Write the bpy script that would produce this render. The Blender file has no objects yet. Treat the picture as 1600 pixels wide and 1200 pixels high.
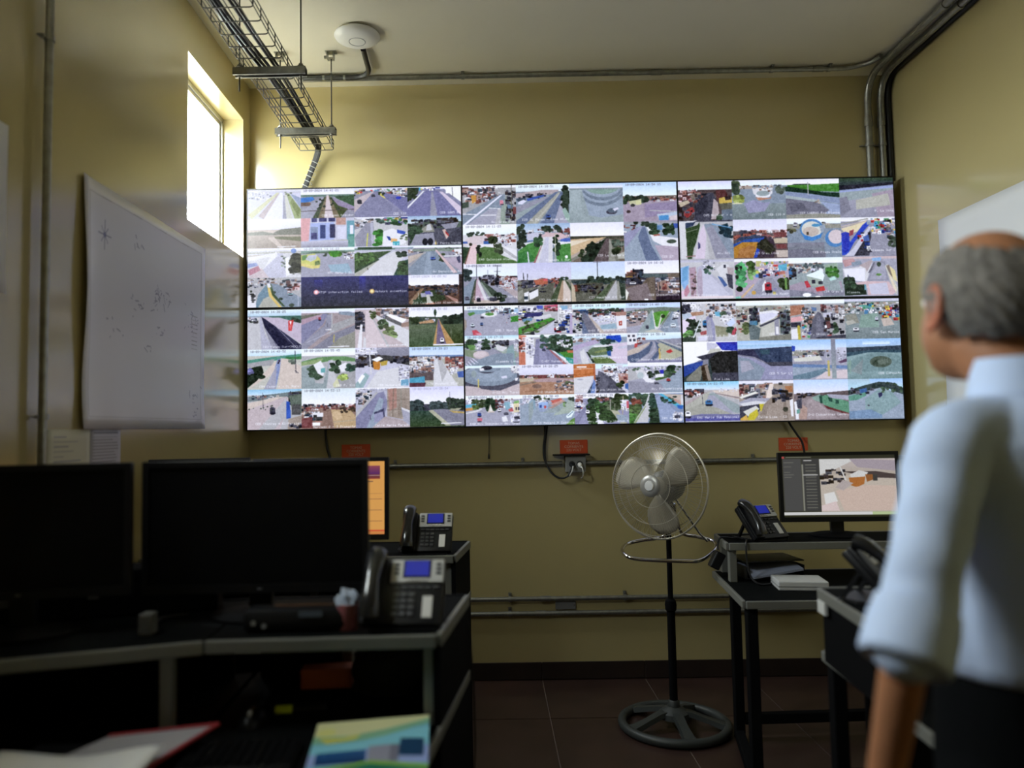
import bpy, bmesh, math, random
import numpy as np
from mathutils import Vector, Matrix
SC = bpy.context.scene
COL = SC.collection
PI = math.pi
R = math.radians
random.seed(7)

# ---------------------------------------------------------------- camera, light, exposure
cam_d = bpy.data.cameras.new('camera')
cam = bpy.data.objects.new('camera', cam_d)
COL.objects.link(cam)
cam.location = (0, 0, 1.44)
cam.rotation_euler = (Matrix.Rotation(R(.45), 3, 'Z') @ Matrix.Rotation(PI/2 + R(3.3), 3, 'X') @ Matrix.Rotation(R(-1.0), 3, 'Z')).to_euler()
cam_d.sensor_width = 36
cam_d.lens = 36 * 1180 / 1600
cam_d.shift_x = (800 - 755) / 1600
cam_d.clip_start = .05
cam_d.dof.use_dof = True
cam_d.dof.focus_distance = 3.9
cam_d.dof.aperture_fstop = 1.25
SC.camera = cam

world = bpy.data.worlds.new('world')
SC.world = world
world.use_nodes = True
bg = world.node_tree.nodes['Background']
bg.inputs[0].default_value = (.93, .97, 1.0, 1)
bg.inputs[1].default_value = 52.0
vs = SC.view_settings
vs.view_transform = 'Standard'
vs.look = 'None'
vs.gamma = 1
vs.use_curve_mapping = False
vs.exposure = 0.0
cy = SC.cycles
cy.use_denoising = True
cy.max_bounces = 10
cy.diffuse_bounces = 6
cy.glossy_bounces = 4
cy.transparent_max_bounces = 12
cy.caustics_reflective = False
cy.caustics_refractive = False
cy.sample_clamp_indirect = 6

# room: x to the right, y away from the camera, z up
XL, XR, YB, YF, ZC = -1.40, 2.405, 4.40, -2.4, 3.49
WIN = [(3.475, 4.278), (.98, 1.78)]  # openings of the left wall (y range), same height; second is unseen, added for light on man and desk
WZ0, WZ1 = 2.44, 3.25

def portal(y0, y1):
    ld = bpy.data.lights.new('daylight_portal', 'AREA')
    ld.shape = 'RECTANGLE'
    ld.size = y1 - y0
    ld.size_y = WZ1 - WZ0
    ld.cycles.is_portal = True
    o = bpy.data.objects.new('daylight_portal', ld)
    COL.objects.link(o)
    o.location = (XL - .172, (y0 + y1) / 2, (WZ0 + WZ1) / 2)
    o.rotation_euler = (Matrix.Rotation(PI/2, 3, 'Z') @ Matrix.Rotation(-PI/2, 3, 'X')).to_euler()
    o.rotation_euler = Matrix(((0, 0, -1), (-1, 0, 0), (0, 1, 0))).to_euler()   # local -Z points into the room (+x)
for a, b in WIN:
    portal(a, b)

# ---------------------------------------------------------------- materials
def lin(c):
    return tuple((v / 12.92 if v <= .04045 else ((v + .055) / 1.055) ** 2.4) for v in c)
def hx(s):
    if len(s) == 3:
        return tuple(int(k, 16) / 15 for k in s)
    return tuple(int(s[i:i+2], 16) / 255 for i in (0, 2, 4))
MATS = {}
def mat(name, rgb=(.8, .8, .8), rough=.5, metal=0, spec=.5, noise=0, nscale=8, bump=0, bscale=60, emit=None, estr=0, coat=0, alpha=1, trans=0):
    if name in MATS:
        return MATS[name]
    m = bpy.data.materials.new(name)
    m.use_nodes = True
    nt = m.node_tree
    p = nt.nodes['Principled BSDF']
    p.inputs['Base Color'].default_value = (*rgb, 1)
    p.inputs['Roughness'].default_value = rough
    p.inputs['Metallic'].default_value = metal
    p.inputs['Specular IOR Level'].default_value = spec
    p.inputs['Coat Weight'].default_value = coat
    p.inputs['Coat Roughness'].default_value = .03 if coat < .4 else .2
    p.inputs['Alpha'].default_value = alpha
    p.inputs['Transmission Weight'].default_value = trans
    if emit:
        p.inputs['Emission Color'].default_value = (*emit, 1)
        p.inputs['Emission Strength'].default_value = estr
    tc = nt.nodes.new('ShaderNodeTexCoord')
    if noise:
        n = nt.nodes.new('ShaderNodeTexNoise')
        n.inputs['Scale'].default_value = nscale
        n.inputs['Detail'].default_value = 5
        r = nt.nodes.new('ShaderNodeValToRGB')
        lo = tuple(max(0, v * (1 - noise)) for v in rgb)
        hi = tuple(min(1, v * (1 + noise)) for v in rgb)
        r.color_ramp.elements[0].position = .3
        r.color_ramp.elements[1].position = .7
        r.color_ramp.elements[0].color = (*lo, 1)
        r.color_ramp.elements[1].color = (*hi, 1)
        nt.links.new(tc.outputs['Object'], n.inputs['Vector'])
        nt.links.new(n.outputs['Fac'], r.inputs['Fac'])
        nt.links.new(r.outputs['Color'], p.inputs['Base Color'])
    if bump:
        n2 = nt.nodes.new('ShaderNodeTexNoise')
        n2.inputs['Scale'].default_value = bscale
        n2.inputs['Detail'].default_value = 3
        b = nt.nodes.new('ShaderNodeBump')
        b.inputs['Strength'].default_value = bump
        b.inputs['Distance'].default_value = .01
        nt.links.new(tc.outputs['Object'], n2.inputs['Vector'])
        nt.links.new(n2.outputs['Fac'], b.inputs['Height'])
        nt.links.new(b.outputs['Normal'], p.inputs['Normal'])
    MATS[name] = m
    return m

WALLC = (.465, .39, .185)
wall_m = mat('enamel_wall', WALLC, .18, spec=1.0, coat=.5, noise=.035, nscale=1.3, bump=.035, bscale=9)
ceil_m = mat('ceiling_paint', (.70, .66, .54), .6, noise=.03, nscale=2)
tile_m = mat('floor_tile', (.036, .019, .015), .35, noise=.25, nscale=5)
grout_m = mat('grout', (.16, .12, .10), .9)
skirt_m = mat('skirting_tile', (.022, .014, .011), .4, noise=.2)
black_m = mat('black_plastic', (.007, .007, .008), .42, spec=.3)
matte_m = mat('matte_black', (.005, .005, .0055), .75, spec=.04)
desk_m = mat('black_laminate', (.005, .0055, .0055), .7, spec=.02, noise=.2, nscale=20)
steel_m = mat('grey_edge_metal', (.17, .17, .15), .5, metal=.2)
galv_m = mat('galvanised_steel', (.30, .30, .275), .4, metal=.85, noise=.2, nscale=30)
chrome_m = mat('chrome', (.70, .68, .67), .12, metal=1)
wire_m = mat('zinc_wire', (.10, .098, .085), .5, metal=.4)
cable_m = mat('cable_black', (.008, .008, .009), .45)
white_m = mat('white_plastic', (.62, .61, .58), .4)
paper_m = mat('paper', (.72, .72, .72), .6)
silver_m = mat('silver_plastic', (.50, .50, .48), .4, metal=.25)
blue_m = mat('phone_screen', (.005, .005, .02), .3, emit=(.010, .022, .42), estr=.6)
dgrey_m = mat('dark_grey_plastic', (.028, .032, .030), .5)
key_m = mat('key_rubber', (.045, .045, .047), .5)

# ---------------------------------------------------------------- builders
def rootmat(o):
    m = Matrix.Identity(4)
    while o is not None:
        m = o.matrix_basis @ m
        o = o.parent
    return m
def obj(name, bm, m, parent=None, smooth=False, world_space=True):
    """one mesh object; with a parent, world coordinates become local ones"""
    me = bpy.data.meshes.new(name)
    if isinstance(bm, bpy.types.Mesh):
        me = bm
    else:
        bmesh.ops.recalc_face_normals(bm, faces=bm.faces[:])
        bm.to_mesh(me)
        bm.free()
    if parent is not None and world_space:
        me.transform(rootmat(parent).inverted())
    o = bpy.data.objects.new(name, me)
    COL.objects.link(o)
    if m is not None:
        me.materials.clear()
        for k in (m if isinstance(m, (list, tuple)) else [m]):
            me.materials.append(k)
    if smooth:
        me.polygons.foreach_set('use_smooth', [True] * len(me.polygons))
        try:
            me.set_sharp_from_angle(angle=R(38))
        except Exception:
            pass
    o.parent = parent
    return o
def tag(o, label, cat, group=None):
    o['label'] = label
    o['category'] = cat
    if group:
        o['group'] = group
    return o
def thing(name, label, cat, loc=(0, 0, 0), rz=0, group=None):
    o = bpy.data.objects.new(name, None)
    COL.objects.link(o)
    o.location = loc
    o.rotation_euler = (0, 0, rz)
    o.empty_display_size = .05
    return tag(o, label, cat, group)
def struct(o):
    o['kind'] = 'structure'
    return o
def dup(root, loc, rz, label):
    def cp(o, par):
        c = o.copy()
        COL.objects.link(c)
        c.parent = par
        for ch in list(o.children):
            cp(ch, c)
        return c
    r = cp(root, None)
    r.location = loc
    r.rotation_euler = (0, 0, rz)
    r['label'] = label
    return r
def B():
    return bmesh.new()
def box(bm, c, s, rz=0, bevel=0, rot=None, mi=0):
    M = Matrix.Translation(c)
    if rot is not None:
        M = M @ rot.to_4x4()
    elif rz:
        M = M @ Matrix.Rotation(rz, 4, 'Z')
    M = M @ Matrix.Diagonal((*s, 1))
    g = bmesh.ops.create_cube(bm, size=1, matrix=M)
    vs_ = g['verts']
    fs = {f for v in vs_ for f in v.link_faces}
    for f in fs:
        f.material_index = mi
    if bevel:
        es = list({e for v in vs_ for e in v.link_edges})
        bmesh.ops.bevel(bm, geom=es, offset=bevel, segments=2, affect='EDGES', profile=.5)
    return bm
def box2(bm, a, b, bevel=0):
    return box(bm, [(a[i] + b[i]) / 2 for i in range(3)], [abs(b[i] - a[i]) for i in range(3)], bevel=bevel)
def beam(bm, p0, p1, w, h, bevel=0):
    p0, p1 = Vector(p0), Vector(p1)
    d = p1 - p0
    x = d.normalized()
    up = Vector((0, 0, 1)) if abs(x.z) < .9 else Vector((0, 1, 0))
    y = up.cross(x).normalized()
    z = x.cross(y)
    rot = Matrix((x, y, z)).transposed()
    return box(bm, (p0 + p1) / 2, (d.length, w, h), rot=rot, bevel=bevel)
def ring(bm, pts):
    return [bm.verts.new(p) for p in pts]
def skin_rings(bm, rings, closed=True, cap=True, mi=0):
    for a, b in zip(rings, rings[1:]):
        n = len(a)
        for i in range(n if closed else n - 1):
            f = bm.faces.new((a[i], a[(i+1) % n], b[(i+1) % n], b[i]))
            f.material_index = mi
    if cap and closed:
        for r_ in (rings[0][::-1], rings[-1]):
            f = bm.faces.new(r_)
            f.material_index = mi
def smooth_path(pts, n=6):
    """Catmull-Rom through the points"""
    P = [Vector(p) for p in pts]
    P = [P[0] * 2 - P[1]] + P + [P[-1] * 2 - P[-2]]
    out = []
    for i in range(1, len(P) - 2):
        for k in range(n):
            t = k / n
            a, b, c, d = P[i-1], P[i], P[i+1], P[i+2]
            out.append(.5 * ((2 * b) + (c - a) * t + (2*a - 5*b + 4*c - d) * t*t + (3*b - a - 3*c + d) * t**3))
    out.append(P[-2])
    return out
def fillet(pts, r, n=6):
    P = [Vector(p) for p in pts]
    out = [P[0]]
    for i in range(1, len(P) - 1):
        a, b, c = P[i-1], P[i], P[i+1]
        u, v = (a - b).normalized(), (c - b).normalized()
        k = min(r, (a-b).length*.49, (c-b).length*.49)
        for j in range(n + 1):
            t = j / n
            out.append((b + u*k) * (1-t)**2 + b * 2*t*(1-t) + (b + v*k) * t*t)
    out.append(P[-1])
    return out
def tube(bm, path, r, seg=10, closed=False, cap=True, flat=1.0, mi=0):
    P = [Vector(p) for p in path]
    n = len(P)
    rr = r if isinstance(r, (list, tuple)) else [r] * n
    t0 = (P[1] - P[0]).normalized()
    ref = Vector((0, 0, 1)) if abs(t0.z) < .9 else Vector((1, 0, 0))
    u = ref.cross(t0).normalized()
    rings = []
    for i in range(n):
        if closed:
            t = (P[(i+1) % n] - P[i-1]).normalized()
        else:
            t = (P[min(i+1, n-1)] - P[max(i-1, 0)]).normalized()
        u = (u - t * u.dot(t)).normalized()
        v = t.cross(u)
        rings.append(ring(bm, [P[i] + (u * math.cos(2*PI*k/seg) + v * math.sin(2*PI*k/seg) * flat) * rr[i] for k in range(seg)]))
    if closed:
        rings.append(rings[0])
        skin_rings(bm, rings, cap=False, mi=mi)
    else:
        skin_rings(bm, rings, cap=cap, mi=mi)
    return bm
def lathe(bm, prof, c, axis=(0, 0, 1), seg=32, mi=0, cap=True):
    ax = Vector(axis).normalized()
    ref = Vector((0, 0, 1)) if abs(ax.z) < .9 else Vector((1, 0, 0))
    u = ref.cross(ax).normalized()
    v = ax.cross(u)
    rings = [ring(bm, [Vector(c) + ax * h + (u * math.cos(2*PI*k/seg) + v * math.sin(2*PI*k/seg)) * max(r_, 1e-4) for k in range(seg)]) for r_, h in prof]
    skin_rings(bm, rings, cap=cap, mi=mi)
    return bm
def prism(bm, plan, z0, z1, bevel=0):
    a = [bm.verts.new((x, y, z0)) for x, y in plan]
    b = [bm.verts.new((x, y, z1)) for x, y in plan]
    n = len(plan)
    fs = [bm.faces.new(a[::-1]), bm.faces.new(b)]
    for i in range(n):
        fs.append(bm.faces.new((a[i], a[(i+1) % n], b[(i+1) % n], b[i])))
    if bevel:
        es = list({e for f in fs for e in f.edges})
        bmesh.ops.bevel(bm, geom=es, offset=bevel, segments=2, affect='EDGES', profile=.5)
    return bm
def text_mesh(s, size, align='CENTER'):
    cu = bpy.data.curves.new('lettering', 'FONT')
    cu.body = s
    cu.size = size
    cu.align_x = align
    cu.align_y = 'CENTER'
    cu.space_line = .95
    cu.extrude = .0004
    o = bpy.data.objects.new('lettering', cu)
    COL.objects.link(o)
    dg = bpy.context.evaluated_depsgraph_get()
    me = bpy.data.meshes.new_from_object(o.evaluated_get(dg))
    bpy.data.objects.remove(o)
    bpy.data.curves.remove(cu)
    me.name = 'lettering'
    return me
# ---------------------------------------------------------------- pictures shown on screens and printed on sheets (drawn here, pixel by pixel)
FONT = bytes.fromhex(
 '000000000000005F00000007000700147F147F14242A7F2A12231308646236495620500008070300001C2241000041221C002A1C7F1C2A08083E080800807030000808080808'
 '00006060002010080402' '3E5149453E00427F400072494949462141494D331814127F1027454545393C4A49493141211109073649494936464949291E'
 '00001400000040340000000814224114141414140041221408020159090 63E415D594E'.replace(' ', '') +
 '7C1211127C7F494949363E414141227F4141413E7F494949417F090909013E414151737F0808087F00417F41002040413F017F081422417F404040407F021C027F7F0408107F'
 '3E4141413E7F090909063E4151215E7F09192946264949493203017F01033F4040403F1F2040201F3F4038403F63140814630304780403' '6159494D43')
FLOW = bytes.fromhex(
 '20545478407F284444383844444428384444287F385454541800087E090218A4A49C787F0804047800447D40002040403D007F1028440000417F40007C047804787C080404783844444438FC18242418182424 18FC7C080404084854545424'.replace(' ', '') +
 '04043F44243C4040207C1C2040201C3C4030403C44281028444C9090907C4464544C44')
def glyph(ch):
    k = ord(ch)
    if 32 <= k <= 90:
        d = FONT[(k-32)*5:(k-32)*5+5]
    elif 97 <= k <= 122:
        d = FLOW[(k-97)*5:(k-97)*5+5]
    else:
        d = bytes(5)
    return np.array([[(c >> b) & 1 for c in d] for b in range(8)], float)
PAL = {
 'u': ['eee', 'ccd', 'b98', '976', '444', '667', 'fff', 'a76', '889', '345', 'dcb'],
 'd': ['223', '334', '445', '556', '321', '112', '667', '433'],
 'b': ['a54', '844', 'b76', '633', 'dbb', '955', 'eee', '445'],
 'w': ['fff', 'eee', 'dde', 'ccd', 'bbc', 'fff'],
 'v': ['fff', 'c23', '24a', '223', 'ddd', '445', '999'],
 'c': ['fff', '3ad', 'd33', '4b6', 'ec4', '446', 'eee', '88a', '23a', 'fcb', '222'],
 'g': ['564', '786', '453', '897', '343', 'aa8', 'ccb', '675']}
class Pic:
    def __init__(s, w, h, seed=1):
        s.w, s.h = w, h
        s.a = np.zeros((h, w, 3))
        s.Y, s.X = np.mgrid[0:h, 0:w]
        s.X = (s.X + .5) / w * 100
        s.Y = (s.Y + .5) / h * 100
        s.r = np.random.RandomState(seed)
    def put(s, m, c, jit=0):
        s.a[m] = np.array(hx(c) if isinstance(c, str) else c)
    def poly(s, c, pts):
        m = np.zeros(s.X.shape, bool)
        n = len(pts)
        for i in range(n):
            x1, y1 = pts[i]
            x2, y2 = pts[(i+1) % n]
            if y1 == y2:
                continue
            cr = ((y1 > s.Y) != (y2 > s.Y)) & (s.X < (x2-x1) * (s.Y-y1) / (y2-y1) + x1)
            m ^= cr
        s.put(m, c)
    def ell(s, c, x, y, rx, ry):
        s.put(((s.X-x)/rx)**2 + ((s.Y-y)/ry)**2 < 1, c)
    def rect(s, c, x0, y0, x1, y1):
        s.put((s.X >= x0) & (s.X < x1) & (s.Y >= y0) & (s.Y < y1), c)
    def line(s, c, w, pts):
        for (x1, y1), (x2, y2) in zip(pts, pts[1:]):
            dx, dy = x2-x1, y2-y1
            t = np.clip(((s.X-x1)*dx + (s.Y-y1)*dy) / (dx*dx+dy*dy+1e-9), 0, 1)
            s.put((s.X-x1-t*dx)**2 + (s.Y-y1-t*dy)**2 < (w/2)**2, c)
    def text(s, c, px, py, t, k=1):
        for i, ch in enumerate(t):
            g = np.kron(glyph(ch), np.ones((k, k)))
            h, w = g.shape
            x0 = px + i*6*k
            if x0 + w > s.w or py + h > s.h or x0 < 0 or py < 0:
                continue
            v = s.a[py:py+h, x0:x0+w]
            v[g > 0] = hx(c)
    def run(s, spec):
        r = s.r
        for op in spec.split(';'):
            op = op.strip()
            if not op:
                continue
            k = op[0]
            A = op[1:].split()
            pt = lambda q: [float(v) for v in q.split(',')]
            if k == 'F':
                s.a[:] = hx(A[0])
            elif k == 'S':
                h = float(A[0])
                t = np.clip(s.Y / h, 0, 1)[..., None]
                g = np.array(hx(A[1])) * (1-t) + np.array(hx(A[2])) * t
                m = s.Y < h
                s.a[m] = g[m]
            elif k == 'G':
                x0, y0, x1, y1 = pt(A[2])
                t = np.clip((s.Y-y0) / (y1-y0), 0, 1)[..., None]
                g = np.array(hx(A[0])) * (1-t) + np.array(hx(A[1])) * t
                m = (s.X >= x0) & (s.X < x1) & (s.Y >= y0) & (s.Y < y1)
                s.a[m] = g[m]
            elif k == 'P':
                s.poly(A[0], [pt(q) for q in A[1:]])
            elif k == 'E':
                s.ell(A[0], *pt(A[1]))
            elif k == 'R':
                s.rect(A[0], *pt(A[1]))
            elif k == 'L':
                s.line(A[0], float(A[1]), [pt(q) for q in A[2:]])
            elif k == 'B':
                pal = PAL[A[0]]
                n, z = int(A[1]), float(A[2])
                x0, y0, x1, y1 = pt(A[3])
                for i in range(n):
                    f = (i + .5) / n
                    x, y = r.uniform(x0, x1), y0 + (y1-y0) * f
                    w, h = z * r.uniform(.5, 1.5), z * r.uniform(.5, 1.3)
                    c = np.clip(np.array(hx(pal[r.randint(len(pal))])) * r.uniform(.85, 1.1), 0, 1)
                    s.rect(c, max(x-w/2, x0), max(y-h, y0-z*.3), min(x+w/2, x1), min(y, y1))
                    s.rect(c*.55, max(x-w/4, x0), y-h*.55, min(x+w/8, x1), min(y-h*.2, y1))
            elif k == 'T':
                n, z = int(A[1]), float(A[2])
                x0, y0, x1, y1 = pt(A[3])
                for i in range(n):
                    y = y0 + (y1-y0) * (i+.5) / n
                    x = r.uniform(x0, x1)
                    c = np.array(hx(A[0])) * r.uniform(.6, 1.25)
                    s.ell(np.clip(c, 0, 1), x, y, z*r.uniform(.6, 1.2), z*r.uniform(.6, 1.3))
            elif k == 'V':
                x, y, w, h = pt(A[1])
                s.ell('223', x+w*.05, y+h*.45, w*.55, h*.25)
                s.rect(A[0], x-w/2, y-h*.35, x+w/2, y+h*.35)
                s.rect(np.array(hx(A[0]))*.9+.08, x-w*.3, y-h*.5, x+w*.3, y-h*.2)
                s.rect('334', x-w*.28, y-h*.3, x+w*.28, y-h*.05)
            elif k == 'N':
                q = float(A[0])
                x0, y0, x1, y1 = pt(A[1])
                m = (s.X >= x0) & (s.X < x1) & (s.Y >= y0) & (s.Y < y1)
                s.a[m] = np.clip(s.a[m] + r.normal(0, q, (m.sum(), 1)), 0, 1)
            elif k == 'D':
                s.text(A[0] if A else '667', int(s.w*.05), int(s.h*.03), '10-09-2024 14:%02d:%02d' % (r.randint(10, 59), r.randint(10, 59)))
            elif k == 'C':
                x, y = pt(A[0])
                t = ' '.join(A[1:])
                px, py = int(x/100*s.w), int(y/100*s.h)
                px = min(px, s.w - 6*len(t) - 1)
                s.text('fff', max(px, 0), min(py, s.h-9), t)
        return s
def soften(a, k=1):
    for _ in range(k):
        p = np.pad(a, ((1, 1), (1, 1), (0, 0)), 'edge')
        a = .36*p[1:-1, 1:-1] + .11*(p[:-2, 1:-1]+p[2:, 1:-1]+p[1:-1, :-2]+p[1:-1, 2:]) + .05*(p[:-2, :-2]+p[2:, :-2]+p[:-2, 2:]+p[2:, 2:])
    return a
def make_image(name, a):
    h, w, _ = a.shape
    im = bpy.data.images.new(name, w, h)
    px = np.ones((h, w, 4), np.float32)
    px[..., :3] = np.clip(a[::-1], 0, 1)
    im.pixels.foreach_set(px.ravel())
    im.update()
    im.pack()
    return im
def picture_mat(name, a, strength=None, rough=.35, spec=.5):
    m = bpy.data.materials.new(name)
    m.use_nodes = True
    nt = m.node_tree
    p = nt.nodes['Principled BSDF']
    t = nt.nodes.new('ShaderNodeTexImage')
    t.image = make_image(name, a)
    t.extension = 'EXTEND'
    p.inputs['Roughness'].default_value = rough
    p.inputs['Specular IOR Level'].default_value = spec
    if strength is None:
        nt.links.new(t.outputs['Color'], p.inputs['Base Color'])
    else:
        p.inputs['Base Color'].default_value = (.004, .004, .004, 1)
        nt.links.new(t.outputs['Color'], p.inputs['Emission Color'])
        p.inputs['Emission Strength'].default_value = strength
    return m
def quad(pts, name='screen'):
    """quad given as bottom-left, bottom-right, top-right, top-left, with a picture laid on it"""
    me = bpy.data.meshes.new(name)
    me.from_pydata([tuple(p) for p in pts], [], [(0, 1, 2, 3)])
    uv = me.uv_layers.new(name='UVMap')
    for i, c in enumerate(((0, 0), (1, 0), (1, 1), (0, 1))):
        uv.data[i].uv = c
    return me

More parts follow.
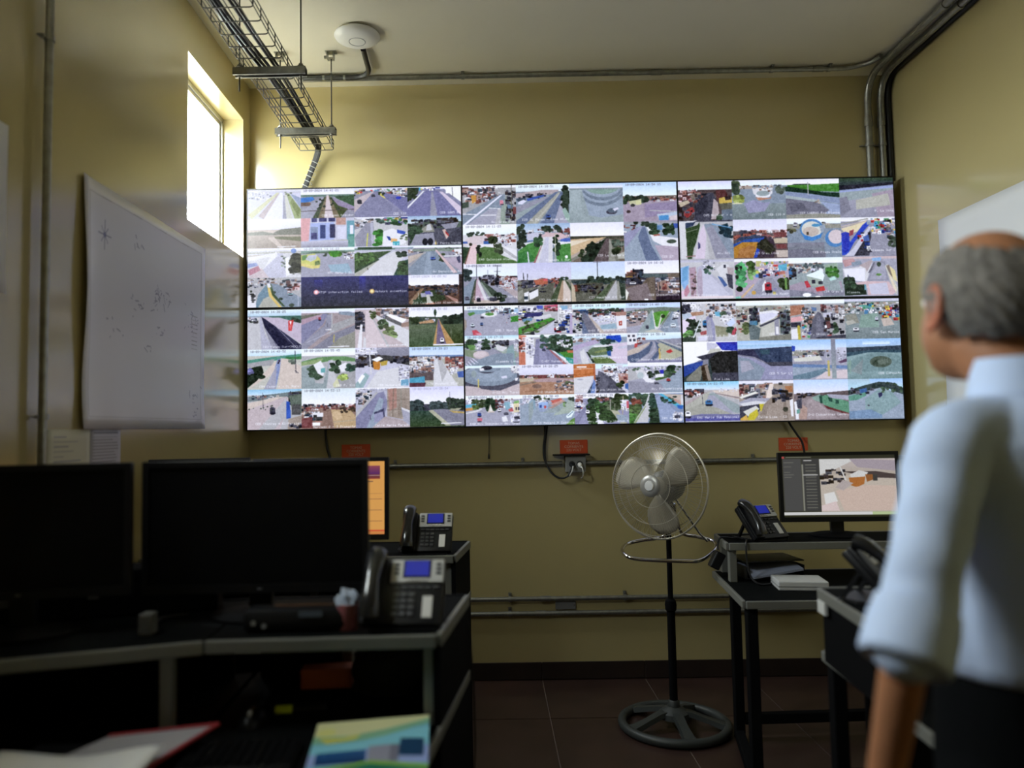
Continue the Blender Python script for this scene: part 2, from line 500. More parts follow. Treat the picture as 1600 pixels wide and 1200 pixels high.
TL = [
"F dde;S 12 eee ccd;B w 30 6 2,10,48,36;P dda 0,85 55,10 60,10 8,100;P cbb 20,90 58,12 61,12 30,100;P eef 30,100 61,10 66,10 68,100;P aab 66,100 67,20 69,20 73,100;P ddc 73,100 69,12 72,12 87,100;P ab7 88,100 72,12 78,14 100,68 100,100;P 895 95,95 80,45 84,30 100,70;P 9ac 80,14 100,30 100,66;P ddd 84,100 72,15 73,15 87,100;T 564 5 2 70,8,82,22",  # pale throughout: washed-out window haze is painted into this feed
"F 99a;S 22 eef fff;D;R 687 0,20,100,27;P 363 62,26 100,24 100,62 68,34;P 27d 0,30 22,27 26,36 20,42 0,48;R 754 0,46,18,58;P aab 0,75 40,30 44,30 20,100 0,100;P 453 22,100 44,28 47,28 32,100;P 875 32,100 47,25 49,25 44,100;P dcc 44,100 48,22 52,22 62,100;P 875 62,100 52,25 54,25 74,100;P 452 74,100 54,28 58,30 88,70;T 232 9 3 26,34,44,70;T 232 9 3 54,26,80,74;P 98a 58,32 100,62 100,78 70,58;L 544 2 0,76 100,72;C 46,88 CEB Paseo Regidor",
"F 99a;S 9 dde eee;B c 60 6 0,6,100,30;B u 20 7 60,10,100,38;P cbb 0,40 34,12 38,12 0,90;P 88a 2,100 0,85 38,12 44,10 100,60 100,100;P 77a 46,12 100,36 100,95 52,24;P ed5 46,22 56,36 60,38 50,18;T 231 5 3 46,14,56,26;P aab 60,40 56,36 80,70 86,80;E 23c 83,36,5,5;V 445 36,26,7,8;V 223 10,46,8,12;R ccd 60,93,86,94;C 74,86 CEB 118",
"F 88a;S 8 fff eef;P 343 0,2 22,2 20,22 0,52;T 342 14 4 0,6,20,44;B c 14 6 22,4,62,14;P ffe 66,2 100,2 100,54 74,18;R fff 72,4,96,24;P aab 0,72 28,14 32,15 4,76;P eee 0,66 30,13 32,14 0,74;P 77a 0,100 0,74 34,14 56,14 100,92 100,100;P 99a 42,100 45,18 48,18 56,100;P dcd 60,18 66,18 100,70 100,100 96,92;L 667 1.2 84,4 85,36;C 70,86 CEB 1005 Rv",
"F dcb;S 36 fff eef;P 887 50,46 62,36 100,30 100,62 42,62;P 998 0,46 28,42 50,50 40,60 0,56;G cba a98 0,55,100,100;P dcb 36,62 50,62 68,100 60,100;P 886 50,60 100,62 100,78 52,68;L eee 2.5 56,96 90,94",  # light haze painted into these colours as well
"F ccd;P eaa 0,0 18,0 14,80 0,80;P abe 18,16 62,14 62,74 16,78;R 448 20,0,30,14;R 337 34,0,48,12;R 337 52,0,64,12;R 348 36,24,46,70;R 336 54,22,64,68;R 89b 18,30,32,74;R 448 19,50,30,72;R c98 66,0,84,24;R dde 68,30,84,72;R 6ab 86,10,100,80;R 498 88,56,100,96;R eef 92,26,98,56;P bba 0,80 100,74 100,100 0,100;G ccd 99a 0,78,100,100;R 6a9 88,64,100,100;L ddd 1.5 18,16 64,14",
"F ccc;S 6 fff dde;B w 36 7 0,6,36,50;B u 26 6 0,8,36,40;P 99a 4,100 0,70 22,20 36,18 37,100;L dd4 2 25,55 23,100;P bbc 30,20 35,20 36,100 32,100;T 3a2 18 6 40,46,52,96;P eee 52,100 54,50 70,40 100,58 96,90 80,100;T 465 10 4 42,6,60,20;B c 26 7 56,4,100,28;T 373 10 5 70,10,96,28;P 24a 60,66 66,68 70,82 64,80;P 35c 80,44 96,52 94,62 80,56;P fb6 68,74 80,76 80,86 68,86;R 3bc 72,84,84,98;T 786 6 3 86,60,98,80;C 66,92 CEB Plaza",
"F 556;S 26 9bd dee;P 565 0,36 20,20 60,12 100,20 100,40 0,44;B d 40 7 4,14,60,46;P 998 24,46 40,26 46,30 50,54 26,56;T 353 26 6 0,30,22,70;T 242 8 5 8,60,16,90;P 99a 14,62 48,58 52,100 4,100;P ccc 36,30 42,28 46,48 34,50;B d 30 9 54,10,96,40;P dba 64,48 70,46 78,76 72,80;P c33 70,52 76,62 78,74 71,62;P 445 80,60 100,40 100,98 56,98 70,86;P 99a 62,30 96,22 90,42 70,46;E 112 32,88,5,12;E 112 42,88,5,12;P ca2 50,98 52,82 54,98;C 54,90 El Perro Verde",
"F ddd;S 8 fff eef;L bba 4 0,16 100,14;L cba 3 0,26 60,20;L ccc 3 0,36 50,26;P eee 0,30 60,14 60,22 0,44;P ccd 26,80 52,18 66,18 72,100 20,100;P eee 44,24 54,10 56,26 30,70;P dcc 0,100 26,66 40,100;P 9ad 0,52 16,48 20,58 0,66;P c89 0,74 20,58 24,74 4,92;T 898 10 3 62,26,72,66;P fff 70,34 78,30 80,90 72,96;P 665 80,26 100,18 100,90 84,84;T 443 26 7 82,22,98,84;E 79d 86,10,5,8;L eee 2 70,88 100,86;N .06 0,0,100,100",
"F aab;S 10 eff fff;D 99a;P 8a9 0,11 100,10 100,20 0,22;P 575 0,20 20,16 60,14 100,16 100,20;P dd6 0,26 26,20 36,40 36,60 26,68 0,56;P 6a4 2,28 10,24 12,40 2,44;P ccd 8,40 14,26 30,24 28,40 18,48;P bcc 12,36 26,32 26,42 14,44;P 794 26,48 34,44 36,58 26,62;P ed7 0,52 24,62 36,58 34,70 20,72 0,62;T 5b1 20 5 56,18,72,28;P 3a1 54,14 74,14 66,34 60,34;B u 16 6 80,18,100,44;P 9bc 50,60 88,56 96,90 56,84;T 454 5 3 44,18,50,30;C 58,84 MTC Meta 1 B12",
"F ccd;S 10 eef dde;R 798 0,6,100,12;R 353 6,2,70,10;P 463 0,24 70,16 44,42 0,90;T 583 50 5 2,24,42,60;P 353 0,82 44,42 46,46 0,92;P bba 0,90 46,46 50,46 10,100 0,100;P ddd 10,100 50,40 74,18 90,22 98,30 80,60 76,100;T 343 10 5 80,22,94,36;P 354 72,100 86,54 100,46 100,100;T 463 24 6 84,56,100,96;R bbc 76,8,100,18;L 333 1 24,72 25,80;C 44,90 R 1-4 Ch.",
"F 99a;S 8 eff fff;R 9ab 0,4,10,14;B u 26 6 0,14,28,26;P 898 8,12 100,10 100,22 8,20;T 676 14 3 50,10,100,16;P 89a 6,100 0,80 32,22 48,18 100,100;P cba 0,36 30,24 34,24 0,64;P aaa 30,24 34,22 4,70 0,70;P 9ab 28,100 36,24 42,24 44,100;V 46c 46,44,9,10;T 342 8 4 58,30,66,56;T 343 6 4 70,48,76,62;B u 14 6 84,20,100,36;P ddd 66,36 100,34 100,40 66,40;P bab 62,44 100,40 100,92 76,60;P 446 90,44 96,36 98,60 94,62;R e44 82,20,100,22;R eee 86,14,100,22;P dbb 50,16 54,16 92,94 84,96;C 46,86 Av Benavides 46",
"F bbb;B u 60 6 0,4,56,34;B u 30 7 60,8,100,50;P 89a 16,100 20,60 40,18 56,22 100,70 100,100;P 79a 20,56 36,20 44,22 44,60 30,100 14,100;P bba 44,60 60,100 20,100 30,70;P ec6 36,24 42,36 46,60 64,100 58,100 40,62;P 463 40,22 44,22 50,56 70,98 66,98 46,60;P eee 36,20 42,20 44,32 38,34;B b 14 9 74,24,98,56;R 755 72,10,80,22;V 9cc 80,56,8,8;T 343 5 3 6,40,12,92;P eee 0,60 14,50 16,100 0,100;T 444 5 4 8,52,12,84;E 343 62,72,4,4;E 454 82,94,5,6;E 454 50,50,3,4;L ccd 1 94,62 95,100",
"", "",
"F 643;S 36 eef fff;D aab;R 322 94,0,100,100;B d 40 6 0,36,92,54;P 975 0,92 22,46 30,44 6,100;P b87 42,44 92,86 92,100 60,60;P 342 6,100 26,54 60,50 70,84 40,96;P aab 22,62 44,58 46,72 24,76;P 66b 30,56 40,54 42,66 32,66;B d 26 6 50,48,92,72;P c86 30,100 40,84 50,100;P ccb 33,70 38,66 44,96 34,96;L ccb 1 18,60 19,88;T 353 12 3 10,80,28,94;C 30,92 C28 Casa 75 Los Algarrobos",
]
BL = [
"F ccc;S 16 eff bde;D;R 89a 0,16,100,18;P 476 40,16 100,16 100,34 60,26 40,20;T 343 8 4 84,22,100,34;T 343 8 3 0,20,12,30;B u 18 6 0,20,20,34;P cbc 24,18 60,20 100,36 100,86;P bbc 26,100 22,22 26,18 32,60 48,100;P 99a 30,40 26,18 58,100 46,100;P 224 26,18 34,24 88,100 58,100 32,44;P 335 34,24 100,90 100,100 88,100;L aab 1 34,50 60,100;L aab 1 50,38 92,98;P e33 76,28 86,26 82,54 76,54;P fff 78,30 82,30 80,40;P e66 77,40 82,40 80,52;C 30,91 C03 Panam Sur-CHOCLO",
"F a99;S 10 eff eef;P 89a 70,8 90,8 100,12 100,20 70,14;P 776 0,16 50,10 52,14 0,28;P b9a 0,26 40,12 46,12 0,52;P 88a 0,40 34,22 40,12 50,12 40,40 0,90;P 99a 0,88 44,40 48,14 56,14 56,50 10,100 0,100;P aaa 56,40 100,20 100,36 50,66;P 889 20,100 60,62 100,42 100,56 50,100;P 998 50,100 70,74 100,58 100,100;L 667 1 49,36 49,46;P ddd 44,52 56,50 56,54 46,54;V d45 34,24,5,8;L cb5 2 61,66 60,84;L eee 2.5 50,96 88,95;L ccd 1 10,84 60,56;R bbb 56,12,58,50",
"F cbb;S 4 eef dde;B u 60 8 36,4,100,30;P fff 56,18 66,16 96,30 88,40;P 666 56,20 88,40 88,48 60,34;P a87 86,40 100,36 100,48 86,50;P dcc 20,6 26,6 62,100 20,100;P ddd 30,12 34,14 100,58 100,100 86,94;P bbb 26,10 28,10 64,98 60,100;B d 30 9 0,12,18,60;P eee 4,100 10,40 14,42 12,100;P ddd 14,100 16,72 20,76 20,100;T 563 14 3 28,8,38,26;T 574 16 4 44,30,60,52;T 785 14 5 54,46,70,72;T 8a5 10 5 62,58,76,74;P cbb 50,64 70,74 90,92 66,92;C 46,92 CEB LOS Ancestros Pl",
"F 562;S 26 eef fff;D 99a;P 454 0,28 20,24 60,26 100,24 100,44 0,46;B u 12 5 16,30,50,42;P c96 18,38 44,32 48,40 20,42;T 232 40 5 66,22,100,42;T 342 20 4 0,26,16,40;G 675 463 0,44,50,98;G 564 341 60,44,100,98;P c95 44,98 52,42 54,30 56,30 60,42 86,98;P 768 50,98 53,44 54,30 56,32 58,44 70,98;E 242 49,14,2.5,8;L 332 1 49,20 49,26;V fff 61,84,7,12;L 998 .8 78,52 78,80;L eee 4 46,96 100,95",
"F ccb;S 16 eff ceF;D;P 4a8 0,26 50,18 100,12 100,22 0,34;P 394 70,20 100,18 100,26 72,26;P aaa 0,34 50,24 46,40 0,44;P dcb 0,100 54,26 48,60;P 89c 38,100 56,24 62,24 60,50 52,100;P aab 30,100 54,40 52,100;P dcb 62,22 74,24 100,44 100,100 56,100 60,50;P 232 0,50 10,44 26,40 30,58 18,76 0,96;T 232 14 7 2,50,26,80;T 88c 6 4 0,48,10,60;T 787 8 3 78,28,92,36;L 334 1 88,4 90,60;L 334 1.2 88,54 94,60;T 323 4 2 56,26,60,36;C 40,90 C04 Caserio - CL Rural",
"F bbb;S 18 eff fff;D;P 6a5 0,32 30,22 60,20 80,20 100,26 100,34 60,30 0,42;P 9b6 0,34 40,24 36,36 0,42;P 9aa 0,46 16,42 26,86 40,88 50,36 54,30 60,34 58,100 0,100;P bbc 50,100 50,30 58,28 60,100;P ccc 54,28 58,28 66,100 46,100;T 464 30 6 16,44,34,72;P eee 22,40 36,30 44,50 40,70 30,62;P 6bb 36,50 44,48 44,60 36,60;T 353 14 5 56,34,70,60;P eee 68,44 82,36 92,46 90,56 74,60;T 354 14 5 86,44,98,58;P aaa 60,100 66,64 90,60 100,56 100,100;T ac4 12 4 70,66,84,78;P dda 58,90 66,74 72,96 60,98;C 72,90 CEB P. 1-1",
"F ccd;S 2 eef dde;G 99a 889 40,0,100,26;B w 24 7 0,4,36,24;P 444 0,40 30,18 60,20 100,30 100,46 60,34 0,50;B d 40 8 0,20,46,50;B d 24 7 64,24,100,42;P d82 32,34 46,34 46,50 44,56 34,54;P fff 30,30 44,22 52,28 40,36;P ca3 46,36 60,32 58,44 48,46;L eee 3 0,14 40,12;L ddd 2.5 26,6 29,66;L ccd 2 10,12 48,2;P ddd 20,100 40,60 80,50 90,100;P 9bb 0,90 18,62 26,70 14,100 0,100;P fff 4,82 12,66 18,70 8,90;B w 20 8 80,50,100,88;P 6ac 84,82 98,80 98,96 84,96;C 42,92 CEB Huaura-B CC",
"F bba;S 24 bdf def;D;R 68b 0,22,100,26;B u 100 7 0,26,50,76;B b 40 8 66,28,100,60;R 655 0,64,44,84;P 4ac 0,78 28,74 28,90 0,92;P 634 0,90 30,90 28,100 0,100;P ddd 46,28 56,26 90,100 44,100;P bbb 52,30 56,26 70,60 60,90;B u 40 7 0,40,46,66;B w 16 6 72,54,90,72;P 46b 88,64 100,62 100,78 90,78;B u 20 5 48,26,64,34;C 34,90 C78 Huanuco 33 H",
"F bbb;S 14 8ce cef;P 788 0,18 60,10 100,4 100,20 0,30;B u 26 4 0,16,60,28;P dcb 0,34 50,20 70,18 0,52;P cbb 0,50 72,18 76,22 70,60 60,100 0,100;P bbb 20,100 60,40 72,20 74,60 50,100;B d 30 8 76,10,100,40;P 676 76,16 100,12 100,60 84,60;P 25c 72,30 78,32 80,72 72,74;R 36d 73,52,80,70;P 555 82,38 98,38 98,64 82,64;V 445 46,52,10,16;L 445 .8 28,8 29,50;T 565 10 1.5 2,40,50,52;P a98 76,74 100,66 100,100 74,100;B d 10 6 76,88,100,100;C 60,83 CEB Chancay 4 El Paraiso",
"F 976;S 42 dee fff;D;B b 60 6 0,42,100,58;B d 20 5 0,40,100,46;P ca7 48,52 90,54 100,70 100,98 50,98;P db8 60,56 70,58 76,74 66,80 56,66;P 976 48,50 54,52 60,98 46,98;B u 26 10 0,60,38,98;R eee 20,60,40,70;R 333 22,66,28,72;R fff 8,84,34,92;B u 12 8 0,62,20,80;P 844 0,74 20,70 20,98 0,98;T 543 14 3 70,48,100,60;L ba8 2 60,84 100,80;C 48,93 Mercado 2 - 3 Diamante",
"F bbc;S 5 fff eef;D 889;B w 26 8 0,8,30,44;B u 20 6 0,10,30,44;P 88a 0,100 0,72 40,14 52,10 60,40 44,100;P 9ab 20,100 44,24 52,30 40,100;P bbb 0,60 38,12 42,12 0,74;P a98 58,4 100,2 100,84 58,72;P b87 60,4 76,2 76,50 62,60;G a98 987 78,8,94,70;L 876 1.4 70,4 68,72;L 998 1.4 84,6 84,74;L 876 1.4 58,34 100,30;L 876 1.4 58,56 100,56;P 446 34,62 52,52 54,74 34,84;P 99b 34,66 50,60 52,80 34,88;P baa 30,100 54,72 100,86 100,100;P aab 84,50 100,60 100,96 88,84;P ddd 84,50 100,58 100,64 86,56;L 445 1 26,68 28,80;C 46,92 Calle Maria Parado",
"F 453;S 46 ddf fff;D aab;P 445 0,50 0,36 14,34 20,44 36,44 44,50 70,38 100,32 100,62 0,64;T 344 40 6 2,38,22,58;T 455 30 6 40,42,70,56;T 343 40 6 72,34,100,56;G 354 352 0,60,56,98;P 889 36,58 60,56 100,62 100,98 72,98;P bb9 34,60 42,58 76,98 66,98;P ca5 72,60 100,64 100,68 80,66;P aa8 74,56 96,54 90,60 76,60;L 556 .8 74,14 74,50;L eee 2.5 58,92 94,91",
]
TM = [
"F aaa;S 6 eef fff;B b 60 8 0,6,62,44;B u 40 7 0,8,72,44;P d93 16,24 26,24 26,40 18,46;P 843 26,36 32,36 32,46 24,46;P 454 0,44 12,40 12,54 0,58;P 89a 0,100 0,74 70,24 80,22 80,40 66,100;P 9a9 72,60 84,24 90,40 88,100 66,100;P bbb 66,60 72,60 70,100 60,100;P eef 0,100 70,26 76,24 6,100;P aab 8,100 50,60 66,62 60,100;L eee 2 0,72 26,74;L eee 2 34,76 62,76;L eee 2 50,58 70,60;P e89 70,38 76,38 77,50 70,52;R 445 71,48,77,51;B d 40 7 80,16,100,94;P 68a 84,50 94,50 94,60 84,60;L 776 1.4 92,0 91,90;P 844 94,56 100,56 100,74 94,74;C 54,91 Av. Grau 2-A",
"F 89a;S 18 eff dee;D;P baa 0,22 50,14 80,14 80,24 0,34;B d 20 5 0,24,60,36;P 456 0,36 18,32 18,42 4,44;P 35b 20,36 46,28 56,26 50,32 22,42;P dde 4,44 14,38 20,42 12,50 4,50;P 9aa 0,60 80,18 88,18 0,100;P 99a 0,56 60,30 62,34 0,74;P 679 0,100 0,92 74,20 86,18 30,100;P aa9 18,100 80,20 86,20 40,100;P bba 30,100 82,22 84,22 36,100;P 679 44,100 84,20 92,20 74,100;P aab 70,100 90,20 96,40 100,100;T 232 26 5 88,6,100,56;P 343 88,20 98,16 98,80 86,60;P 9ba 86,66 92,60 100,80 100,100 92,90;V 35a 60,82,8,10;C 38,87 E28 SL Panam - Espe 46.Al",
"F 9ab;S 12 bdf eef;R 9a9 0,12,100,18;B w 6 5 0,12,16,26;E 89a 62,22,44,30;E 9ab 62,18,36,22;E 89a 64,10,36,36;E 789 60,10,44,48;E 9ab 60,6,42,44;E 789 62,6,40,38;E 9ab 62,2,38,34;E 8a9 62,4,34,24;S 12 bdf eef;R 899 0,12,100,16;G abb 9aa 0,16,24,100;P 9aa 0,90 30,80 60,88 100,80 100,100 0,100;P 9aa 20,20 24,20 36,80 24,90;E 445 78,74,10,6;E 567 80,70,9,6;P dde 80,66 90,62 92,66 84,72",
"F a9a;S 34 bdf eff;D;P 765 0,34 100,34 100,44 0,50;T 343 20 5 0,36,44,48;T 353 6 4 0,38,8,52;P cc9 10,48 34,42 34,54 14,58;P dd9 24,46 34,46 34,56 24,58;E 333 18,58,4,4;E 433 10,74,4,4;B b 24 5 50,38,100,50;P 98a 40,56 100,50 100,80 40,90;L bbb 2.5 50,72 100,76;P bcd 62,82 100,76 100,90 66,94;P 49d 66,86 84,84 84,98 66,98;P dcc 86,88 100,84 100,98 86,98",
"F ddd;S 26 fff eff;D;T 343 16 3 8,20,38,30;P dcc 6,36 20,28 44,28 56,44 30,56 0,52;B b 50 6 40,26,100,50;B w 24 6 44,34,100,60;P eee 0,50 60,50 100,66 100,90 60,60;P bbb 60,54 70,54 100,84 100,92;P 36b 38,42 50,42 50,50 38,50;P 46b 0,42 8,42 8,48 0,48;G 594 472 26,60,70,100;P 583 24,64 40,56 60,60 70,78 100,96 100,100 24,100;P ecc 14,50 26,50 24,100 4,100;P 854 12,56 14,56 4,100 2,100;P 353 0,56 12,58 2,98 0,98;T 342 14 5 50,34,64,46;L 442 1.6 57,46 58,62;T 564 12 5 60,52,74,72;T 232 6 4 26,52,32,82;E 332 14,50,3,4;C 52,86 E40 Galaxias Alameda",
"F 89a;S 22 9bd cde;B b 40 6 20,16,100,36;P 36c 18,36 34,32 36,42 18,46;P ccd 20,26 40,22 44,40 18,44;P 46c 82,40 100,38 100,48 82,48;T 343 24 4 46,8,80,20;P dbb 46,30 56,24 82,24 96,36 60,50 50,44;P eee 10,50 50,44 50,56 0,64;P eee 66,46 100,48 100,56 70,58;P 4a3 2,70 20,52 36,46 44,60 36,96 2,98;P 393 4,76 20,66 36,96 0,100;P 4a3 72,56 100,52 100,98 74,98;P ddd 50,34 68,34 66,100 32,100;P a66 48,50 50,46 34,100 30,100;P ccd 54,36 60,36 58,100 40,100;T 343 20 5 0,4,14,60;T 232 5 4 12,30,17,44;T 363 14 5 34,36,46,56;T 242 10 5 70,30,78,80;L dde 2.5 20,72 22,100;L cca 1.4 72,26 71,98;E fff 92,86,3,4;C 68,91 Alameda 1 Sur",
"F 765;S 34 eef fff;P 443 0,34 100,36 100,42 0,42;P db8 0,42 68,38 60,42 0,86;P edb 0,46 40,42 0,60;P ba9 0,84 62,42 66,42 0,100;P 887 0,92 26,74 30,80 0,100;P 232 20,100 18,92 60,46 68,40 70,42 46,100;T 232 30 5 26,52,60,90;T 342 6 4 16,70,22,88;P 655 42,100 66,42 72,40 72,100;P 998 70,100 72,44 74,42 84,100;P 776 74,44 78,42 92,100 84,100;T 454 14 4 78,46,100,62;R 676 82,52,100,60;T 342 10 5 80,68,100,80;P bba 86,82 100,76 100,94 88,94;L ccb 1 95,50 95,80;C 50,82 E39 La Cultura",
"F 9ab;S 6 99a aaa;B b 16 6 0,10,30,40;T 343 12 4 22,2,44,10;P 99b 0,30 28,14 40,10 10,60 0,64;P 9ab 0,100 0,70 30,20 36,16 40,60 30,100;P 679 26,40 34,14 40,14 50,60 66,100 40,100;P eee 42,14 50,16 58,36 100,44 100,66 76,66 54,50;P 365 46,8 62,6 64,30 56,34;T 353 16 5 48,8,62,32;T 242 20 5 76,8,92,32;R 58b 62,10,72,22;P b65 54,34 66,32 68,36 56,38;P 35b 92,6 100,6 100,18 94,18;E 454 88,52,9,5;P bab 56,60 100,66 100,100 70,100;C 70,88 CEB 27",
"F 99a;S 32 eef eff;D;L 556 1 24,2 24,36;L 445 1.4 63,4 62,60;L 445 1.2 57,20 68,20;L 445 1 58,6 68,6;L 667 .8 45,16 45,40;T 344 14 5 2,14,12,40;B b 50 7 66,34,100,70;B w 24 6 70,44,100,70;B d 40 6 28,30,66,56;P 89a 0,60 18,38 22,40 10,100 0,100;P 454 10,100 20,44 24,36 26,40 20,100;P 765 14,96 24,40 26,40 22,98;P cab 20,98 24,40 27,36 30,44 46,98;P ddd 26,50 28,38 32,52 46,98 40,98;P 898 30,46 34,46 64,90 50,92;P 454 30,40 34,42 60,70 66,84 56,88;P 99a 60,64 70,60 100,98 70,98;P baa 66,56 100,70 100,92;T 232 12 6 60,78,74,94;P cba 18,92 66,92 66,100 18,100;V 445 54,88,14,10;V 223 27,90,7,9;V 667 6,86,8,8;C 40,82 C35 Alameda La Victoria",
"F 887;S 44 cce dde;L 222 1.4 11,26 12,50;L 222 1 19,28 18,50;B b 50 7 28,42,78,66;B d 40 7 0,46,40,70;P c64 30,44 56,40 56,54 34,56;R e55 48,41,56,46;T 343 10 3 78,38,98,46;P 776 0,66 50,60 60,52 70,50 60,100 0,100;P 998 0,74 10,66 10,90 0,96;P 665 26,98 60,52 66,52 66,98;P 453 62,90 80,44 84,44 76,100 62,100;P b97 72,100 83,46 86,46 84,100;P dcb 84,100 85,46 88,46 98,74 98,100;P 453 88,46 94,50 100,66 100,74;P eee 20,72 38,66 38,84 22,94;P 444 20,72 36,64 38,66 22,76;P eee 12,76 20,72 20,96 12,98;P 345 12,84 19,84 19,92 12,92;V 665 46,68,12,10;C 54,92 C37 Agustin - 4 C",
"F 776;S 44 cdf dee;L 333 1.2 49,0 49,48;L 444 1.2 42,2 56,2;P 344 0,46 20,46 60,42 100,44 100,56 0,60;T 343 40 4 30,40,100,52;B d 50 7 0,56,60,84;P 554 0,58 40,52 60,56 40,98 0,98;B d 26 7 6,60,50,80;P 843 0,58 10,58 12,74 0,76;P cb9 0,50 6,64 8,100 0,100;P 665 8,80 40,76 60,56 40,98 8,98;E 333 42,78,4,5;P 564 36,100 76,50 80,48 60,98;P 776 58,98 80,48 84,48 84,98;P bbb 60,98 82,50 84,48 86,98;P 998 84,98 85,50 88,50 92,98;P 343 92,98 88,50 96,60 100,90 100,98;P 454 90,60 100,56 100,80;C 60,88 C37 Agustin 4-C Sur",
"F 655;S 32 eef fff;D;B b 10 8 2,26,22,44;P 643 4,30 18,28 18,42 4,42;L b93 2 2,40 18,40;B d 20 8 14,24,34,48;R 345 26,26,32,44;P 566 34,32 80,34 80,42 30,44;B d 40 6 0,44,46,62;V ddd 14,56,12,7;V 223 26,54,12,7;V eee 34,50,8,5;P 765 40,44 54,40 56,100 0,100 0,66 30,60;P 877 0,70 40,56 50,100 10,100;P eed 0,70 6,80 2,98 0,98;B u 60 7 56,44,100,84;P 765 78,34 100,32 100,44 80,42;P a87 58,56 74,50 84,78 60,76;B b 12 6 60,56,84,78;L 222 1 63,56 63,94;P 323 56,92 100,84 100,100 56,100;E fff 38,98,4,2;C 56,84 CEB Choquehuanca",
]
